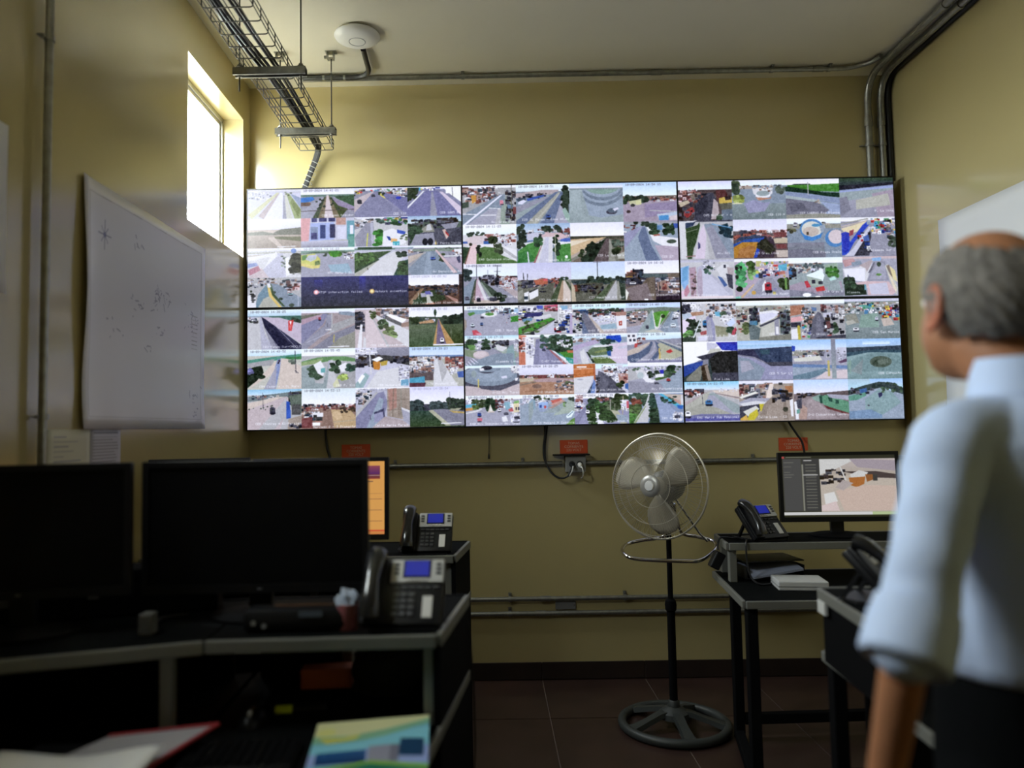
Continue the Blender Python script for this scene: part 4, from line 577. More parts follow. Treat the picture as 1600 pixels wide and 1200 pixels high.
BR = [
"F ccc;S 4 eef fff;B w 30 6 0,4,36,30;T 334 16 4 0,8,14,28;P b86 16,26 40,24 40,32 18,36;P bcd 0,30 14,28 20,36 4,48;P ede 0,46 24,34 26,44 4,80 0,80;T 343 40 4 10,44,32,80;P 5a3 4,76 20,72 18,94 2,94;T 6b4 12 5 4,74,18,92;P 343 0,90 24,84 24,100 0,100;L dee 2 20,90 34,44;V 27b 42,54,9,16;P b55 32,76 44,72 44,82 34,84;P dde 28,88 46,86 44,98 28,98;P 99b 44,40 52,30 60,60 60,100 46,100;P aab 46,50 52,40 56,98 46,98;B u 60 6 44,8,100,40;P 6bd 60,26 70,26 72,38 62,36;T 464 8 5 74,28,80,44;B w 20 8 70,36,96,60;P cdf 82,56 94,40 98,54 88,66;P 997 60,60 84,66 84,88 62,88;T 353 8 5 84,66,96,80;P c45 92,74 98,64 100,72 96,84 90,84;C 44,84 Puericultorio 2 B Bolivar",
"F bba;S 12 fff eff;P 998 0,26 30,16 60,12 100,20 100,34 0,44;B u 60 5 0,18,100,44;B b 20 6 0,36,20,80;T 674 14 5 12,56,24,80;P 344 30,20 36,12 40,60 22,66;B d 30 6 24,20,44,56;R 58a 24,50,38,60;R 48a 30,52,38,62;P 677 24,98 22,66 32,60 44,70 40,98;P eee 42,28 70,24 80,28 70,44 44,60;P dde 42,34 66,30 78,36 46,58;P 445 42,62 72,46 80,40 84,44 44,66;P ccb 46,66 70,52 72,90 46,90;P 99a 70,50 78,46 78,90 70,92;R eee 72,66,77,84;P 566 80,34 96,22 100,60 96,90 80,90;B d 20 7 80,30,100,86;P 887 40,92 100,84 100,100 40,100;C 60,82 CEB Ica",
"F aaa;S 10 fff eff;P b75 0,14 26,12 26,34 0,40;L c86 1 8,14 8,36;L c86 1 16,14 16,36;P eaa 0,44 22,40 24,52 0,56;R 334 0,56,18,68;P eee 0,74 16,70 14,98 0,98;L cb3 5 14,66 15,98;B c 40 6 20,26,42,96;B u 30 7 22,22,44,60;P 57a 38,18 48,20 48,28 40,28;B b 12 7 56,14,80,34;P ccd 60,34 76,32 78,42 60,44;P 667 34,98 40,50 50,30 56,34 66,60 66,98;P 778 44,98 48,44 54,40 60,98;B d 30 7 60,40,100,90;B u 30 6 74,16,100,50;P 744 64,56 72,54 74,70 66,74;E eee 64,68,2.5,4;P c44 66,90 74,88 76,98 66,98;T 353 6 5 78,60,84,84;P 445 44,94 100,88 100,98 44,98;C 30,84 C27 Jr. Union - Av. Lim",
"F 899;S 6 ccd dde;P 998 0,10 100,8 100,22 0,24;B u 80 5 0,10,100,40;P 5a9 26,16 54,12 54,24 40,34;B c 20 5 28,12,54,34;P 48b 36,28 44,28 42,38 36,38;P d34 74,24 84,22 92,22 92,32 76,34;B c 40 6 68,18,100,56;P cba 66,50 84,48 90,66 70,70;P 998 0,40 20,36 26,60 6,64;P 8a9 30,40 60,36 64,98 20,98;G 899 788 0,72,100,100;V eee 19,76,10,9;V dde 58,50,5,9;P bba 0,56 14,52 20,60 4,66;C 62,82 CEB San Marcos",
"F 344;S 40 fff fff;P fff 0,0 44,2 44,40 0,66;P ccd 44,2 70,6 56,20 44,22;P 22b 60,2 100,2 100,24 72,22;P 23c 70,4 100,10 100,24 70,20;P ccb 50,18 70,18 66,30 40,40;P 334 24,38 56,28 72,24 72,40 36,46;P 222 64,26 100,24 100,80 52,80 48,44;P 889 0,66 30,46 46,44 46,60 0,80;P 24a 0,60 10,56 36,48 34,60 6,84 0,88;P 887 4,92 30,60 36,64 30,98 4,98;P 432 32,60 44,56 46,98 34,98;P 987 38,60 44,58 50,98 44,98;P 445 52,78 100,78 100,98 52,98;C 56,92 Pje Lima",
"F 889;S 18 9cf def;G 9ce bdf 0,10,100,20;P 335 0,24 40,20 100,16 100,60 60,60 30,40 0,34;P 346 30,22 100,18 100,56 60,58 40,44;P 356 40,24 60,22 58,34 44,34;G 99a 889 0,74,100,100;P 99b 0,36 30,44 60,64 100,62 100,98 0,98;P 89a 0,40 20,44 50,70 40,98 0,98;P 445 50,54 100,54 100,64 60,64;P aab 4,50 20,50 30,70 6,80;C 66,80 CEB 5 Sur Lt",
"F aab;S 26 9cf def;P 24c 0,14 6,16 5,32 0,32;P 998 0,28 60,26 60,36 0,40;B u 30 5 0,28,68,46;P ddc 2,46 50,40 56,54 4,54;P 99a 0,56 60,52 60,66 0,66;P 68b 0,60 40,62 100,66 100,74 0,68;P 9ab 0,68 60,70 60,76 0,98;P 689 0,90 60,72 66,80 30,98 0,98;P dcc 40,98 60,80 100,76 100,98;G 889 9aa 72,0,80,98;L cb6 4 66,54 66,90;P ccd 82,20 100,20 100,36 84,36;B w 10 7 82,30,100,56;P 646 84,56 100,48 100,56 88,60",
"F 8aa;S 20 9cf ace;G 9cf eff 30,4,80,14;P 345 0,22 50,20 100,18 100,30 0,34;P 356 0,30 40,26 100,30 100,36 40,34 0,44;E 799 60,84,66,48;P 345 0,22 100,18 100,28 60,26 0,34;E 565 62,58,20,14;E 454 58,60,12,9;E 676 66,58,10,8;G 8aa 799 0,82,100,100;P 899 6,80 30,50 26,90;P 8a9 0,60 8,50 6,90;C 58,84 CEB Circuito",
"F bbb;S 20 8df def;D;B d 40 6 0,20,36,40;B b 20 6 0,22,34,36;P baa 0,50 40,26 50,22 20,60 0,70;P bba 0,60 36,30 46,24 50,40 40,80 0,80;P dcb 50,22 100,20 100,46 60,32;B w 20 3 60,18,100,26;P 9aa 44,30 54,28 100,60 100,80 60,70;P aab 30,80 44,34 54,34 90,80;P 988 56,28 100,40 100,44 56,30;P aa9 0,70 30,54 60,66 90,84 0,84;P 77a 0,86 30,80 100,82 100,98 0,98;P 55a 0,90 60,88 100,90 100,98 0,98;V 37b 44,52,13,13;V fff 5,80,10,15;L 445 .8 32,32 33,56;C 50,86 E02 Marie Sub Regional",
"F a98;S 8 eef eef;B b 24 8 0,10,30,36;B u 60 8 4,8,80,46;P edc 56,8 64,8 60,44 48,46;P 445 0,40 30,30 34,36 16,48;P eed 0,40 30,26 36,30 4,44;P aab 0,52 20,42 60,44 40,58 0,62;P ddd 0,56 30,50 60,54 56,60 10,66;P 445 0,64 36,58 40,70 20,90 0,96;P ddc 6,76 30,62 36,70 16,90;P dc2 18,82 32,70 34,84 26,98 12,98;P dc2 36,58 48,58 46,74 38,76;P eb4 0,94 12,84 16,98 2,98;P 987 34,98 44,60 60,40 70,30 84,40 90,98;P a98 46,98 52,66 66,46 80,50 80,98;P 36b 72,24 78,20 80,32 74,34;P b74 84,14 98,14 98,30 86,30;B d 30 8 60,26,98,56;P eee 92,50 98,46 98,90 94,90;E 443 84,72,5,6;C 34,88 Calle Lima - C2",
"F 877;S 34 bdf eef;P 655 0,36 30,32 40,34 100,28 100,40 30,44;B d 20 5 0,34,46,46;P 988 0,98 10,50 26,40 36,42 100,86 100,98;P a99 20,98 24,48 32,44 80,98;P b98 6,98 14,60 24,70 22,98;P 8a9 32,44 48,36 50,56 38,52;P 5a7 46,42 60,38 100,56 100,84 80,78 54,62;P aab 60,36 100,40 100,52 66,46;P 254 46,40 52,38 52,60 48,58;P 254 62,44 70,46 70,56 64,54;P 254 76,50 82,52 82,60 76,60;P 733 52,62 64,68 100,84 98,88 60,72;P eee 0,54 6,52 8,98 2,98;P 445 4,50 14,46 14,70 6,70;P 6a9 4,74 10,72 10,82 4,84;C 54,84 D-2 Casuarinas Centro",
"F 89a;S 30 acd bef;G 9cf bdf 40,0,100,14;P 344 0,28 30,16 56,8 80,10 100,24 100,44 76,26 56,24 40,30 0,54;P 9ab 0,40 60,22 100,40 100,98 0,98;P 8aa 30,50 56,26 80,34 96,60 60,90 30,80;T 464 16 4 60,12,100,34;P 344 0,28 34,16 60,10 90,18 90,28 60,20 36,26 0,36;P 5a8 0,42 20,36 34,30 32,42 16,52 0,54;B d 16 5 4,24,50,40;P 36a 20,26 34,22 34,32 22,36;P 336 54,36 62,34 62,42 56,48;E 445 36,66,2,2;P 79b 0,80 40,76 60,90 60,98 0,98",
]
def panel(name, grid, cols, rows, seed, W=680, H=384):
    a = np.zeros((H, W, 3))
    for k, spec in enumerate(grid):
        if not spec:
            continue
        i, j = k % cols, k // cols
        x0, x1 = W*i//cols, W*(i+1)//cols
        y0, y1 = H*j//rows, H*(j+1)//rows
        p = Pic(x1-x0, y1-y0, seed*100 + k).run(spec)
        n = p.r.normal(0, 1, p.a.shape[:2] + (1,))
        n2 = np.kron(p.r.normal(0, 1, ((y1-y0)//4+1, (x1-x0)//4+1, 1)), np.ones((4, 4, 1)))[:y1-y0, :x1-x0]
        lum = p.a.mean(2, keepdims=True)
        p.a = np.clip(p.a + (n*.025 + n2*.02) * np.clip(1.25-lum, .1, 1), 0, 1)
        a[y0:y1, x0:x1] = soften(p.a)
    return a
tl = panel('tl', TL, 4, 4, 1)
q = Pic(340, 96, 5).run("F 336;G 337 334 0,0,100,100;G 33a 336 54,0,60,50;G 339 336 12,10,20,40;E f99 14,52,2.4,8;E fee 14,52,1.4,5;E da5 66,52,2.4,8;E fe9 66,52,1.5,5")
q.text('fff', 56, 47, 'RTSP interaction failed')
q.text('fff', 234, 47, 'Network exception')
tl[288:384, 170:510] = soften(q.a)
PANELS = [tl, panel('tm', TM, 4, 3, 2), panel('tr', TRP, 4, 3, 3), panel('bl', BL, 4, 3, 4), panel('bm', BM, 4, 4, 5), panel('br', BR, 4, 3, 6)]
for i_, a_ in enumerate(PANELS):
    l_ = a_.mean(2, keepdims=True)
    r_ = np.random.RandomState(40 + i_)
    h_, w_ = a_.shape[:2]
    det = sum(np.kron(r_.normal(0, 1, (h_//k_ + 1, w_//k_ + 1, 1)), np.ones((k_, k_, 1)))[:h_, :w_] * s_ for k_, s_ in ((2, .03), (5, .025), (11, .02)))
    a_ = l_ + (a_ - l_) * np.where(a_[..., 1:2] > np.maximum(a_[..., 0:1], a_[..., 2:3]) + .08, .58, .74)   # street cameras: muted greens
    a_ = a_ + det * np.clip(1.15 - l_, .05, 1)
    a_ = np.clip(a_, 0, 1) ** 1.06
    PANELS[i_] = np.clip(soften(a_) * np.array((.98, .99, 1.05)), 0, 1)

# ---------------------------------------------------------------- the room
T = .165
bm = B()   # left wall with its high window and an added unseen one
box2(bm, (XL-T, YF-T, -.05), (XL, YB+T, WZ0))
box2(bm, (XL-T, YF-T, WZ1), (XL, YB+T, ZC+.2))
ys = [YF-T] + [v for w in sorted(WIN) for v in w] + [YB+T]
for a, b in zip(ys[0::2], ys[1::2]):
    box2(bm, (XL-T, a, WZ0), (XL, b, WZ1))
struct(obj('wall_left', bm, wall_m))
struct(obj('wall_right', box2(B(), (XR, YF-T, -.05), (XR+T, YB+T, ZC+.2)), wall_m))
struct(obj('wall_back', box2(B(), (XL, YB, -.05), (XR, YB+T, ZC+.2)), wall_m))
struct(obj('wall_front', box2(B(), (XL, YF-T, -.05), (XR, YF, ZC+.2)), wall_m))
struct(obj('ceiling', box2(B(), (XL, YF, ZC), (XR, YB, ZC+.2)), ceil_m))
floor = struct(obj('floor', box2(B(), (XL, YF, -.05), (XR, YB, -.004)), grout_m))
tm = None
x0_, y0_, S_ = .272 - .585*3, YB - .58*12, .585
k = 0
for i in range(-1, 8):
    for j in range(0, 13):
        a0, a1 = max(x0_ + i*S_ + .003, XL), min(x0_ + (i+1)*S_ - .003, XR)
        b0, b1 = max(YB - (j+1)*.58 + .003, YF), min(YB - j*.58 - .003, YB)
        if a1 - a0 < .02 or b1 - b0 < .02:
            continue
        bmt = B()
        box(bmt, ((a0+a1)/2, (b0+b1)/2, -.003), (a1-a0, b1-b0, .006 + .0008*random.random()))
        obj('tile', bmt, tile_m, floor)
sk = struct(obj('baseboard_back', box2(B(), (XL, YB-.008, 0.004), (XR, YB, .096)), grout_m))
for i in range(-1, 8):
    a0, a1 = max(x0_ + i*S_ + .002, XL), min(x0_ + (i+1)*S_ - .002, XR)
    if a1 - a0 > .02:
        obj('tile', box2(B(), (a0, YB-.014, .004), (a1, YB-.004, .10), bevel=.002), skirt_m, sk)
for nm, xa, xb in (('baseboard_left', XL, XL+.010), ('baseboard_right', XR-.010, XR)):
    sk = struct(obj(nm, box2(B(), (xa, YF, .004), (xb, YB-.014, .097)), grout_m))
    for j in range(0, 12):
        b0, b1 = max(YB - (j+1)*.58 + .002, YF), YB - j*.58 - .002
        obj('tile', box2(B(), (xa-.002 if xa > 0 else xa+.004, b0, .004), (xb-.004 if xa > 0 else xb+.004, min(b1, YB-.016), .10), bevel=.002), skirt_m, sk)

struct(obj('ground', box2(B(), (-60, -60, -.35), (XL-T-.02, 60, -.30)), mat('outside_ground', (.44, .42, .37), .9, noise=.2, nscale=.5)))

# windows: aluminium frame, two sashes with a pane each
glass_m = bpy.data.materials.new('window_glass')
glass_m.use_nodes = True
nt = glass_m.node_tree
nt.nodes.remove(nt.nodes['Principled BSDF'])
mx, tr, gl = (nt.nodes.new('ShaderNode' + k) for k in ('MixShader', 'BsdfTransparent', 'BsdfGlossy'))
tr.inputs[0].default_value = (.93, .95, .94, 1)
gl.inputs['Roughness'].default_value = .02
mx.inputs[0].default_value = .05
nt.links.new(tr.outputs[0], mx.inputs[1])
nt.links.new(gl.outputs[0], mx.inputs[2])
nt.links.new(mx.outputs[0], nt.nodes['Material Output'].inputs[0])
alu_m = mat('window_aluminium', (.55, .55, .54), .4, metal=.6)
for wi, (a, b) in enumerate(WIN):
    xg = XL - .135
    bm = B()
    for p, q in (((a, WZ0), (b, WZ0)), ((a, WZ1), (b, WZ1))):
        s = .012 if p[1] == WZ0 else -.012
        box2(bm, (xg-.025, a, p[1]), (xg+.02, b, p[1]+s*2))
    box2(bm, (xg-.025, a, WZ0+.024), (xg+.02, a+.022, WZ1-.024))
    box2(bm, (xg-.025, b-.022, WZ0+.024), (xg+.02, b, WZ1-.024))
    w = struct(obj('window_%d' % (wi+1), bm, alu_m))  # second one: out of view, added for its daylight
    mid = a + .09 if wi == 0 else (a+b)/2
    for s0, s1, dx in ((a+.022, mid+.012, -.012), (mid-.012, b-.022, .004)):
        bm = B()
        box2(bm, (xg+dx-.007, s0, WZ0+.024), (xg+dx+.007, s0+.022, WZ1-.024))
        box2(bm, (xg+dx-.007, s1-.022, WZ0+.024), (xg+dx+.007, s1, WZ1-.024))
        box2(bm, (xg+dx-.007, s0+.022, WZ0+.024), (xg+dx+.007, s1-.022, WZ0+.046))
        box2(bm, (xg+dx-.007, s0+.022, WZ1-.046), (xg+dx+.007, s1-.022, WZ1-.024))
        sash = obj('sash', bm, alu_m, w)
        obj('pane', box2(B(), (xg+dx-.002, s0+.022, WZ0+.046), (xg+dx+.002, s1-.022, WZ1-.046)), glass_m, sash)

# ---------------------------------------------------------------- video wall: six displays
PW, PH, PX0, PZ0, PY = 1.2405, .699, -1.380, 1.442, 4.28
VL = ['video wall display by the window showing dark blue error tiles',
      'video wall display, top row middle, with green park paths and a white truck',
      'video wall display, top row right, with blue kerbed roundabouts and a green field',
      'video wall display under the error tiles, with a dark road and red sign',
      'video wall display, bottom row middle, in a four by four street grid',
      'video wall display, bottom row right, with a yellow wall and green houses']
for k in range(6):
    i, j = k % 3, 1 - k // 3
    x0, z0 = PX0 + i*PW, PZ0 + j*PH
    t = thing('video_wall_display', VL[k], 'display', (x0 + PW/2, PY + .06, z0), 0, 'video wall displays')
    bm = B()
    g = .0005
    box2(bm, (x0+g, PY+.006, z0+g), (x0+PW-g, PY+.055, z0+PH-g))
    box2(bm, (x0+.2, PY+.05, z0+.12), (x0+PW-.2, YB-.001, z0+PH-.12))
    obj('housing', bm, matte_m, t)
    bm = B()
    e, eb = .0045, .0075
    box2(bm, (x0+g, PY-.001, z0+g), (x0+e, PY+.006, z0+PH-g))
    box2(bm, (x0+PW-e, PY-.001, z0+g), (x0+PW-g, PY+.006, z0+PH-g))
    box2(bm, (x0+e, PY-.001, z0+g), (x0+PW-e, PY+.006, z0+eb))
    box2(bm, (x0+e, PY-.001, z0+PH-eb), (x0+PW-e, PY+.006, z0+PH-g))
    obj('bezel', bm, black_m, t)
    me = quad([(x0+e, PY+.002, z0+eb), (x0+PW-e, PY+.002, z0+eb), (x0+PW-e, PY+.002, z0+PH-eb), (x0+e, PY+.002, z0+PH-eb)])
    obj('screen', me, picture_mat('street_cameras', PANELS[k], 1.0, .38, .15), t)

# ---------------------------------------------------------------- conduits
def clamp_at(p, ax, r, par, out):
    """pipe clamp: a saddle ring and its wall foot; ax the pipe direction, out the direction towards the wall"""
    p, ax, out = Vector(p), Vector(ax), Vector(out)
    bm = B()
    lathe(bm, [(r*1.28, -.009), (r*1.28, .009)], p, ax, 14)
    sd = ax.cross(out).normalized()
    beam(bm, p + out*r*1.05 + sd*r*.5, p + out*r*1.05 + sd*r*2.6, .018, .004)
    lathe(bm, [(.005, 0), (.005, .012)], p + out*r + sd*r*2.0, -out, 8)
    obj('clamp', bm, galv_m, par, smooth=True)
def conduit(label, path, r, cat='conduit', m=galv_m, name='conduit', couplings=(), group='galvanised conduits'):
    bm = tube(B(), path, r, 12)
    o = obj(name, bm, m, None, smooth=True)
    tag(o, label, cat, group)
    for c, ax in couplings:
        obj('coupling', lathe(B(), [(r*1.22, -.03), (r*1.22, .03)], c, ax, 14), galv_m, o, smooth=True)
    return o
PR = .0135
o = conduit('upright galvanised conduit on the left wall beside the large white map', [(XL+.031, 2.30, 1.10), (XL+.031, 2.305, 2.4), (XL+.031, 2.315, ZC-.003)], .0125, couplings=[((XL+.031, 2.313, 2.95), (0, 0, 1))])
for z in (2.69, 1.496):
    clamp_at((XL+.031, 2.307, z), (0, 0, 1), .0125, o, (-1, 0, 0))
yz = YB - PR*1.35 - .001
zc1 = 1.226
o = conduit('galvanised conduit under the displays running left of the wall socket box', [(XL+.02, yz, zc1), (.414, yz, zc1)], PR, couplings=[((.11, yz, zc1), (1, 0, 0))])
for x in (-.553, .187):
    clamp_at((x, yz, zc1), (1, 0, 0), PR, o, (0, 1, 0))
o = conduit('galvanised conduit behind the fan running right of the wall socket box', [(.546, yz, zc1), (XR-.02, yz, zc1)], PR)
for x in (1.516,):
    clamp_at((x, yz, zc1), (1, 0, 0), PR, o, (0, 1, 0))
for z, lb, xs in ((.458, 'upper one of the two low conduits near the floor of the back wall', (.098, .755)), (.376, 'lower one of the two low conduits near the floor of the back wall', (.096,))):
    o = conduit(lb, [(XL+.02, yz, z), (XR-.02, yz, z)], PR, couplings=[((.30 if z > .4 else .27, yz, z), (1, 0, 0))])
    for x in xs:
        clamp_at((x, yz, z), (1, 0, 0), PR, o, (0, 1, 0))
zt = ZC - PR*1.35 - .001
o = conduit('thin galvanised conduit running across the ceiling above the video wall', fillet([(-1.06, 4.262, zt), (2.10, 4.262, zt), (2.20, 4.20, zt), (2.22, 4.12, zt)], .12, 6), PR, couplings=[((1.0, 4.262, zt), (1, 0, 0)), ((1.93, 4.262, zt), (1, 0, 0))])
for x in (-.12, 1.66, 1.99):
    clamp_at((x, 4.262, zt), (1, 0, 0), PR, o, (0, 0, 1))
R2 = .019
for xa, xb, lb in ((2.262, 2.262, 'left one of the two thick conduits bending down in the right corner'), (2.338, 2.338, 'right one of the two thick conduits bending down in the right corner')):
    zc2 = ZC - R2*1.35
    yb2 = YB - R2*1.35
    o = conduit(lb, fillet([(xa, -2.2, zc2), (xa, yb2, zc2), (xb, yb2, 2.845)], .17, 9), R2, couplings=[((xb, yb2, 3.20), (0, 0, 1))], group='thick corner conduits')
    clamp_at((xb, yb2, 3.06), (0, 0, 1), R2, o, (0, 1, 0))
    clamp_at((xa, 3.6, zc2), (0, 1, 0), R2, o, (0, 0, 1))
o = conduit('black cable duct along the edge of the ceiling and right wall', fillet([(2.385, -2.2, ZC-.020), (2.385, YB-.02, ZC-.020), (2.385, YB-.02, 2.845)], .14, 8), .016, cat='duct', m=cable_m, name='cable_duct', group=None)

# ceiling access point and its black tube
t = thing('access_point', 'round white wireless access point on the ceiling', 'access point', (-.652, 3.80, ZC))
obj('body', lathe(B(), [(.03, 0), (.10, -.001), (.114, -.006), (.118, -.014), (.112, -.024), (.09, -.036), (.055, -.043), (.02, -.0455), (.001, -.046)], (-.652, 3.80, ZC), seg=48), mat('access_point_white', (.84, .83, .80), .4), t, smooth=True)
obj('ring', lathe(B(), [(.038, -.0435), (.0405, -.0455), (.0425, -.0455), (.045, -.0425)], (-.652, 3.80, ZC), seg=40, cap=False), mat('ring_grey', (.35, .35, .36), .4), t, smooth=True)
ap = fillet([(-.642, 3.922, zt), (-.648, 4.225, zt-.01), (-1.04, 4.232, zt-.004)], .11, 7)
o = tag(obj('cable_tube', tube(B(), ap, .0145, 12), cable_m, None, smooth=True), 'black flexible tube bending from the round access point along the ceiling', 'tube')
for p, ax in (((-.80, 4.229, zt-.008), (1, 0, 0)), ((-.92, 4.231, zt-.006), (1, 0, 0))):
    obj('tie', lathe(B(), [(.0165, -.006), (.0165, .006)], p, ax, 14), galv_m, o, smooth=True)

# wire mesh cable tray on its hangers
ty0, ty1, tx0, tx1, tz = 1.2, 4.31, -1.082, -.883, 3.075
t = thing('cable_tray', 'wire mesh cable tray hung under the ceiling beside the window', 'cable tray', ((tx0+tx1)/2, (ty0+ty1)/2, tz))
wr = .0026
for x, z in [(tx0 + (tx1-tx0)*f, tz) for f in (.25, .5, .75)] + [(tx0, tz+.004), (tx1, tz+.004), (tx0, tz+.028), (tx1, tz+.028), (tx0, tz+.052), (tx1, tz+.052)]:
    obj('long_wire', tube(B(), [(x, ty0, z), (x, ty1, z)], wr, 6), wire_m, t, smooth=True)
y = ty1
while y > ty0:
    obj('cross_wire', tube(B(), fillet([(tx0, y, tz+.054), (tx0, y, tz-.004), (tx1, y, tz-.004), (tx1, y, tz+.054)], .012, 3), wr, 6), wire_m, t, smooth=True)
    y -= .1
for hy, lb, hx0 in ((3.985, 'slotted steel tray hanger with thin rods nearest the back wall', 0), (3.30, 'slotted steel tray hanger with thin rods nearer the viewer', .006)):
    t = thing('tray_hanger', lb, 'hanger', (-.965+hx0, hy, tz-.03), 0, 'cable tray hangers')
    bm = B()
    xa, xb, h = -1.128+hx0, -.803+hx0, .021
    zt0 = tz - .007
    box2(bm, (xa, hy-.0205, zt0-.003), (xb, hy+.0205, zt0))
    box2(bm, (xa, hy-.0205, zt0-h*1.6), (xb, hy-.018, zt0-.003))
    box2(bm, (xa, hy+.018, zt0-h*1.6), (xb, hy+.0205, zt0-.003))
    box2(bm, (xa, hy-.018, zt0-h*1.6), (xb, hy-.011, zt0-h*1.6+.002))
    box2(bm, (xa, hy+.011, zt0-h*1.6), (xb, hy+.018, zt0-h*1.6+.002))
    obj('channel', bm, galv_m, t)
    for x in (-1.103+hx0, -.826+hx0):
        obj('threaded_rod', tube(B(), [(x, hy, tz-.11), (x, hy, ZC-.03)], .0038, 8), wire_m, t, smooth=True)
        for dz in (.004, -.046):
            obj('nut', lathe(B(), [(.010, 0), (.010, .008)], (x, hy, tz+dz), seg=6), galv_m, t)
        obj('washer', lathe(B(), [(.016, 0), (.016, .002)], (x, hy, tz-.0005), seg=16), galv_m, t)
        bm = B()
        box2(bm, (x-.03, hy-.02, ZC-.004), (x+.03, hy+.02, ZC))
        box2(bm, (x-.022, hy-.02, ZC-.04), (x-.018, hy+.02, ZC-.004))
        box2(bm, (x+.012, hy-.02, ZC-.04), (x+.016, hy+.02, ZC-.004))
        box2(bm, (x-.018, hy-.02, ZC-.04), (x+.012, hy+.02, ZC-.036))
        lathe(bm, [(.008, 0), (.008, .012)], (x-.026, hy, ZC-.028), (-1, 0, 0), 6)
        obj('ceiling_bracket', bm, galv_m, t)
cz = tz + .0115
CB = [([(-1.035, 1.2, 0), (-1.03, 2.2, 0), (-1.022, 2.9, 0), (-.985, 3.4, 0), (-.972, 3.9, 0), (-.968, 4.2, 0)], .0075),
      ([(-1.050, 1.2, 0), (-1.046, 2.3, 0), (-1.036, 3.0, .003), (-1.0, 3.45, 0), (-.986, 3.9, .002), (-.980, 4.2, 0)], .0075),
      ([(-1.020, 1.2, 0), (-1.015, 2.3, 0), (-1.008, 2.9, .002), (-.972, 3.4, .012), (-.960, 3.9, .010), (-.960, 4.2, .004)], .007),
      ([(-1.036, 1.2, .014), (-1.033, 2.3, .014), (-1.024, 3.0, .014), (-.990, 3.45, .013), (-.976, 3.9, .014), (-.972, 4.2, .012)], .0075),
      ([(-.985, 1.2, 0), (-.975, 2.4, 0), (-.958, 3.0, 0), (-.940, 3.4, 0), (-.936, 3.9, 0), (-.950, 4.2, 0)], .0065),
      ([(-.966, 1.2, 0), (-.958, 2.4, 0), (-.944, 3.0, 0), (-.924, 3.4, 0), (-.926, 3.9, 0), (-.943, 4.2, .002)], .006)]
for k, (pts, r) in enumerate(CB):
    path = [(x, y, cz + dz) for x, y, dz in pts]
    dx = (k - 2.5) * .006
    path += [(-.972 + dx*.8, 4.315, cz - .002), (-.992 + dx*.8, 4.352, cz - .045), (-1.03 + dx*.7, 4.366, cz-.13), (-1.075 + dx*.7, 4.374, cz-.24), (-1.09 + dx, 4.378, cz - .30)]
    tag(obj('tray_cable', tube(B(), smooth_path(path, 5), r, 8), cable_m, None, smooth=True), 'black cable of the thick bundle in the wire tray' if k < 4 else ('single black cable right of the thick bundle in the wire tray', 'thin rightmost black cable in the wire tray')[k-4], 'cable', 'black cables of the tray bundle' if k < 4 else None)
wrap = []
for k in range(90):
    f = k / 89
    x, z = -.995 - .098*f, cz - .05 - .25*f
    a_ = f * 2*PI*9
    wrap.append((x + math.cos(a_)*.026, 4.363 + .012*f + math.sin(a_)*.015, z - .008*math.cos(a_)))
tag(obj('spiral_wrap', tube(B(), wrap, .0022, 5), mat('wrap_grey', (.3, .3, .28), .5), None, smooth=True), 'pale spiral wrap around the black cables dropping behind the video wall', 'cable wrap')

# ---------------------------------------------------------------- wall socket, signs, dangling leads
t = thing('socket_box', 'grey wall socket box with a black hood under the middle orange sign', 'socket', (.484, YB, 1.226))
obj('box', box2(B(), (.430, YB-.052, 1.176), (.545, YB, 1.27), bevel=.003), mat('box_grey', (.26, .26, .25), .5), t)
bm = B()
prism(bm, [(.395, YB-.075), (.568, YB-.075), (.568, YB-.006), (.395, YB-.006)], 1.272, 1.279)
prism(bm, [(.36, YB-.03), (.395, YB-.075), (.395, YB-.006), (.36, YB-.006)], 1.272, 1.279)
obj('hood', bm, black_m, t)
for x in (.466, .510):
    obj('socket_face', lathe(B(), [(.018, 0), (.018, .003), (.015, .004)], (x, YB-.052, 1.222), (0, -1, 0), 20), mat('socket_dark', (.03, .03, .03), .5), t, smooth=True)
    t2 = tag(obj('plug', lathe(B(), [(.013, 0), (.014, .012), (.010, .026), (.006, .036)], (x, YB-.056, 1.220), (0, -1, -.35), 14), white_m if x > .48 else black_m, None, smooth=True), 'white plug in the right socket of the grey wall box' if x > .48 else 'black plug in the left socket of the grey wall box', 'plug')
def lead(label, pts, r=.0045, m=cable_m, name='cord', group=None):
    return tag(obj(name, tube(B(), smooth_path(pts, 6), r, 8), m, None, smooth=True), label, 'cord', group)
lead('black cord looping from the video wall down to the grey wall socket box', [(.318, 4.37, 1.50), (.318, 4.372, 1.40), (.308, 4.376, 1.32), (.312, 4.372, 1.25), (.348, 4.352, 1.175), (.395, 4.335, 1.145), (.436, 4.322, 1.155), (.458, 4.318, 1.19), (.465, 4.312, 1.208)], .006)
lead('second black cord hanging beside the looping cord above the wall socket box', [(.335, 4.375, 1.50), (.330, 4.377, 1.42), (.318, 4.380, 1.33), (.318, 4.378, 1.255), (.33, 4.366, 1.20)], .004)
lead('white lead drooping from the right plug of the wall socket box', [(.511, 4.312, 1.208), (.520, 4.302, 1.20), (.525, 4.306, 1.175), (.524, 4.335, 1.150), (.522, 4.385, 1.14)], .004, white_m)
lead('white lead curling beside the black cord at the left plug of the wall socket box', [(.468, 4.31, 1.212), (.462, 4.30, 1.19), (.452, 4.312, 1.165), (.444, 4.33, 1.15)], .0035, white_m)
lead('black cord hanging from the video wall behind the monitor with the orange page', [(-.952, 4.37, 1.50), (-.950, 4.375, 1.40), (-.942, 4.378, 1.33), (-.925, 4.38, 1.26), (-.91, 4.38, 1.10)], .0075)
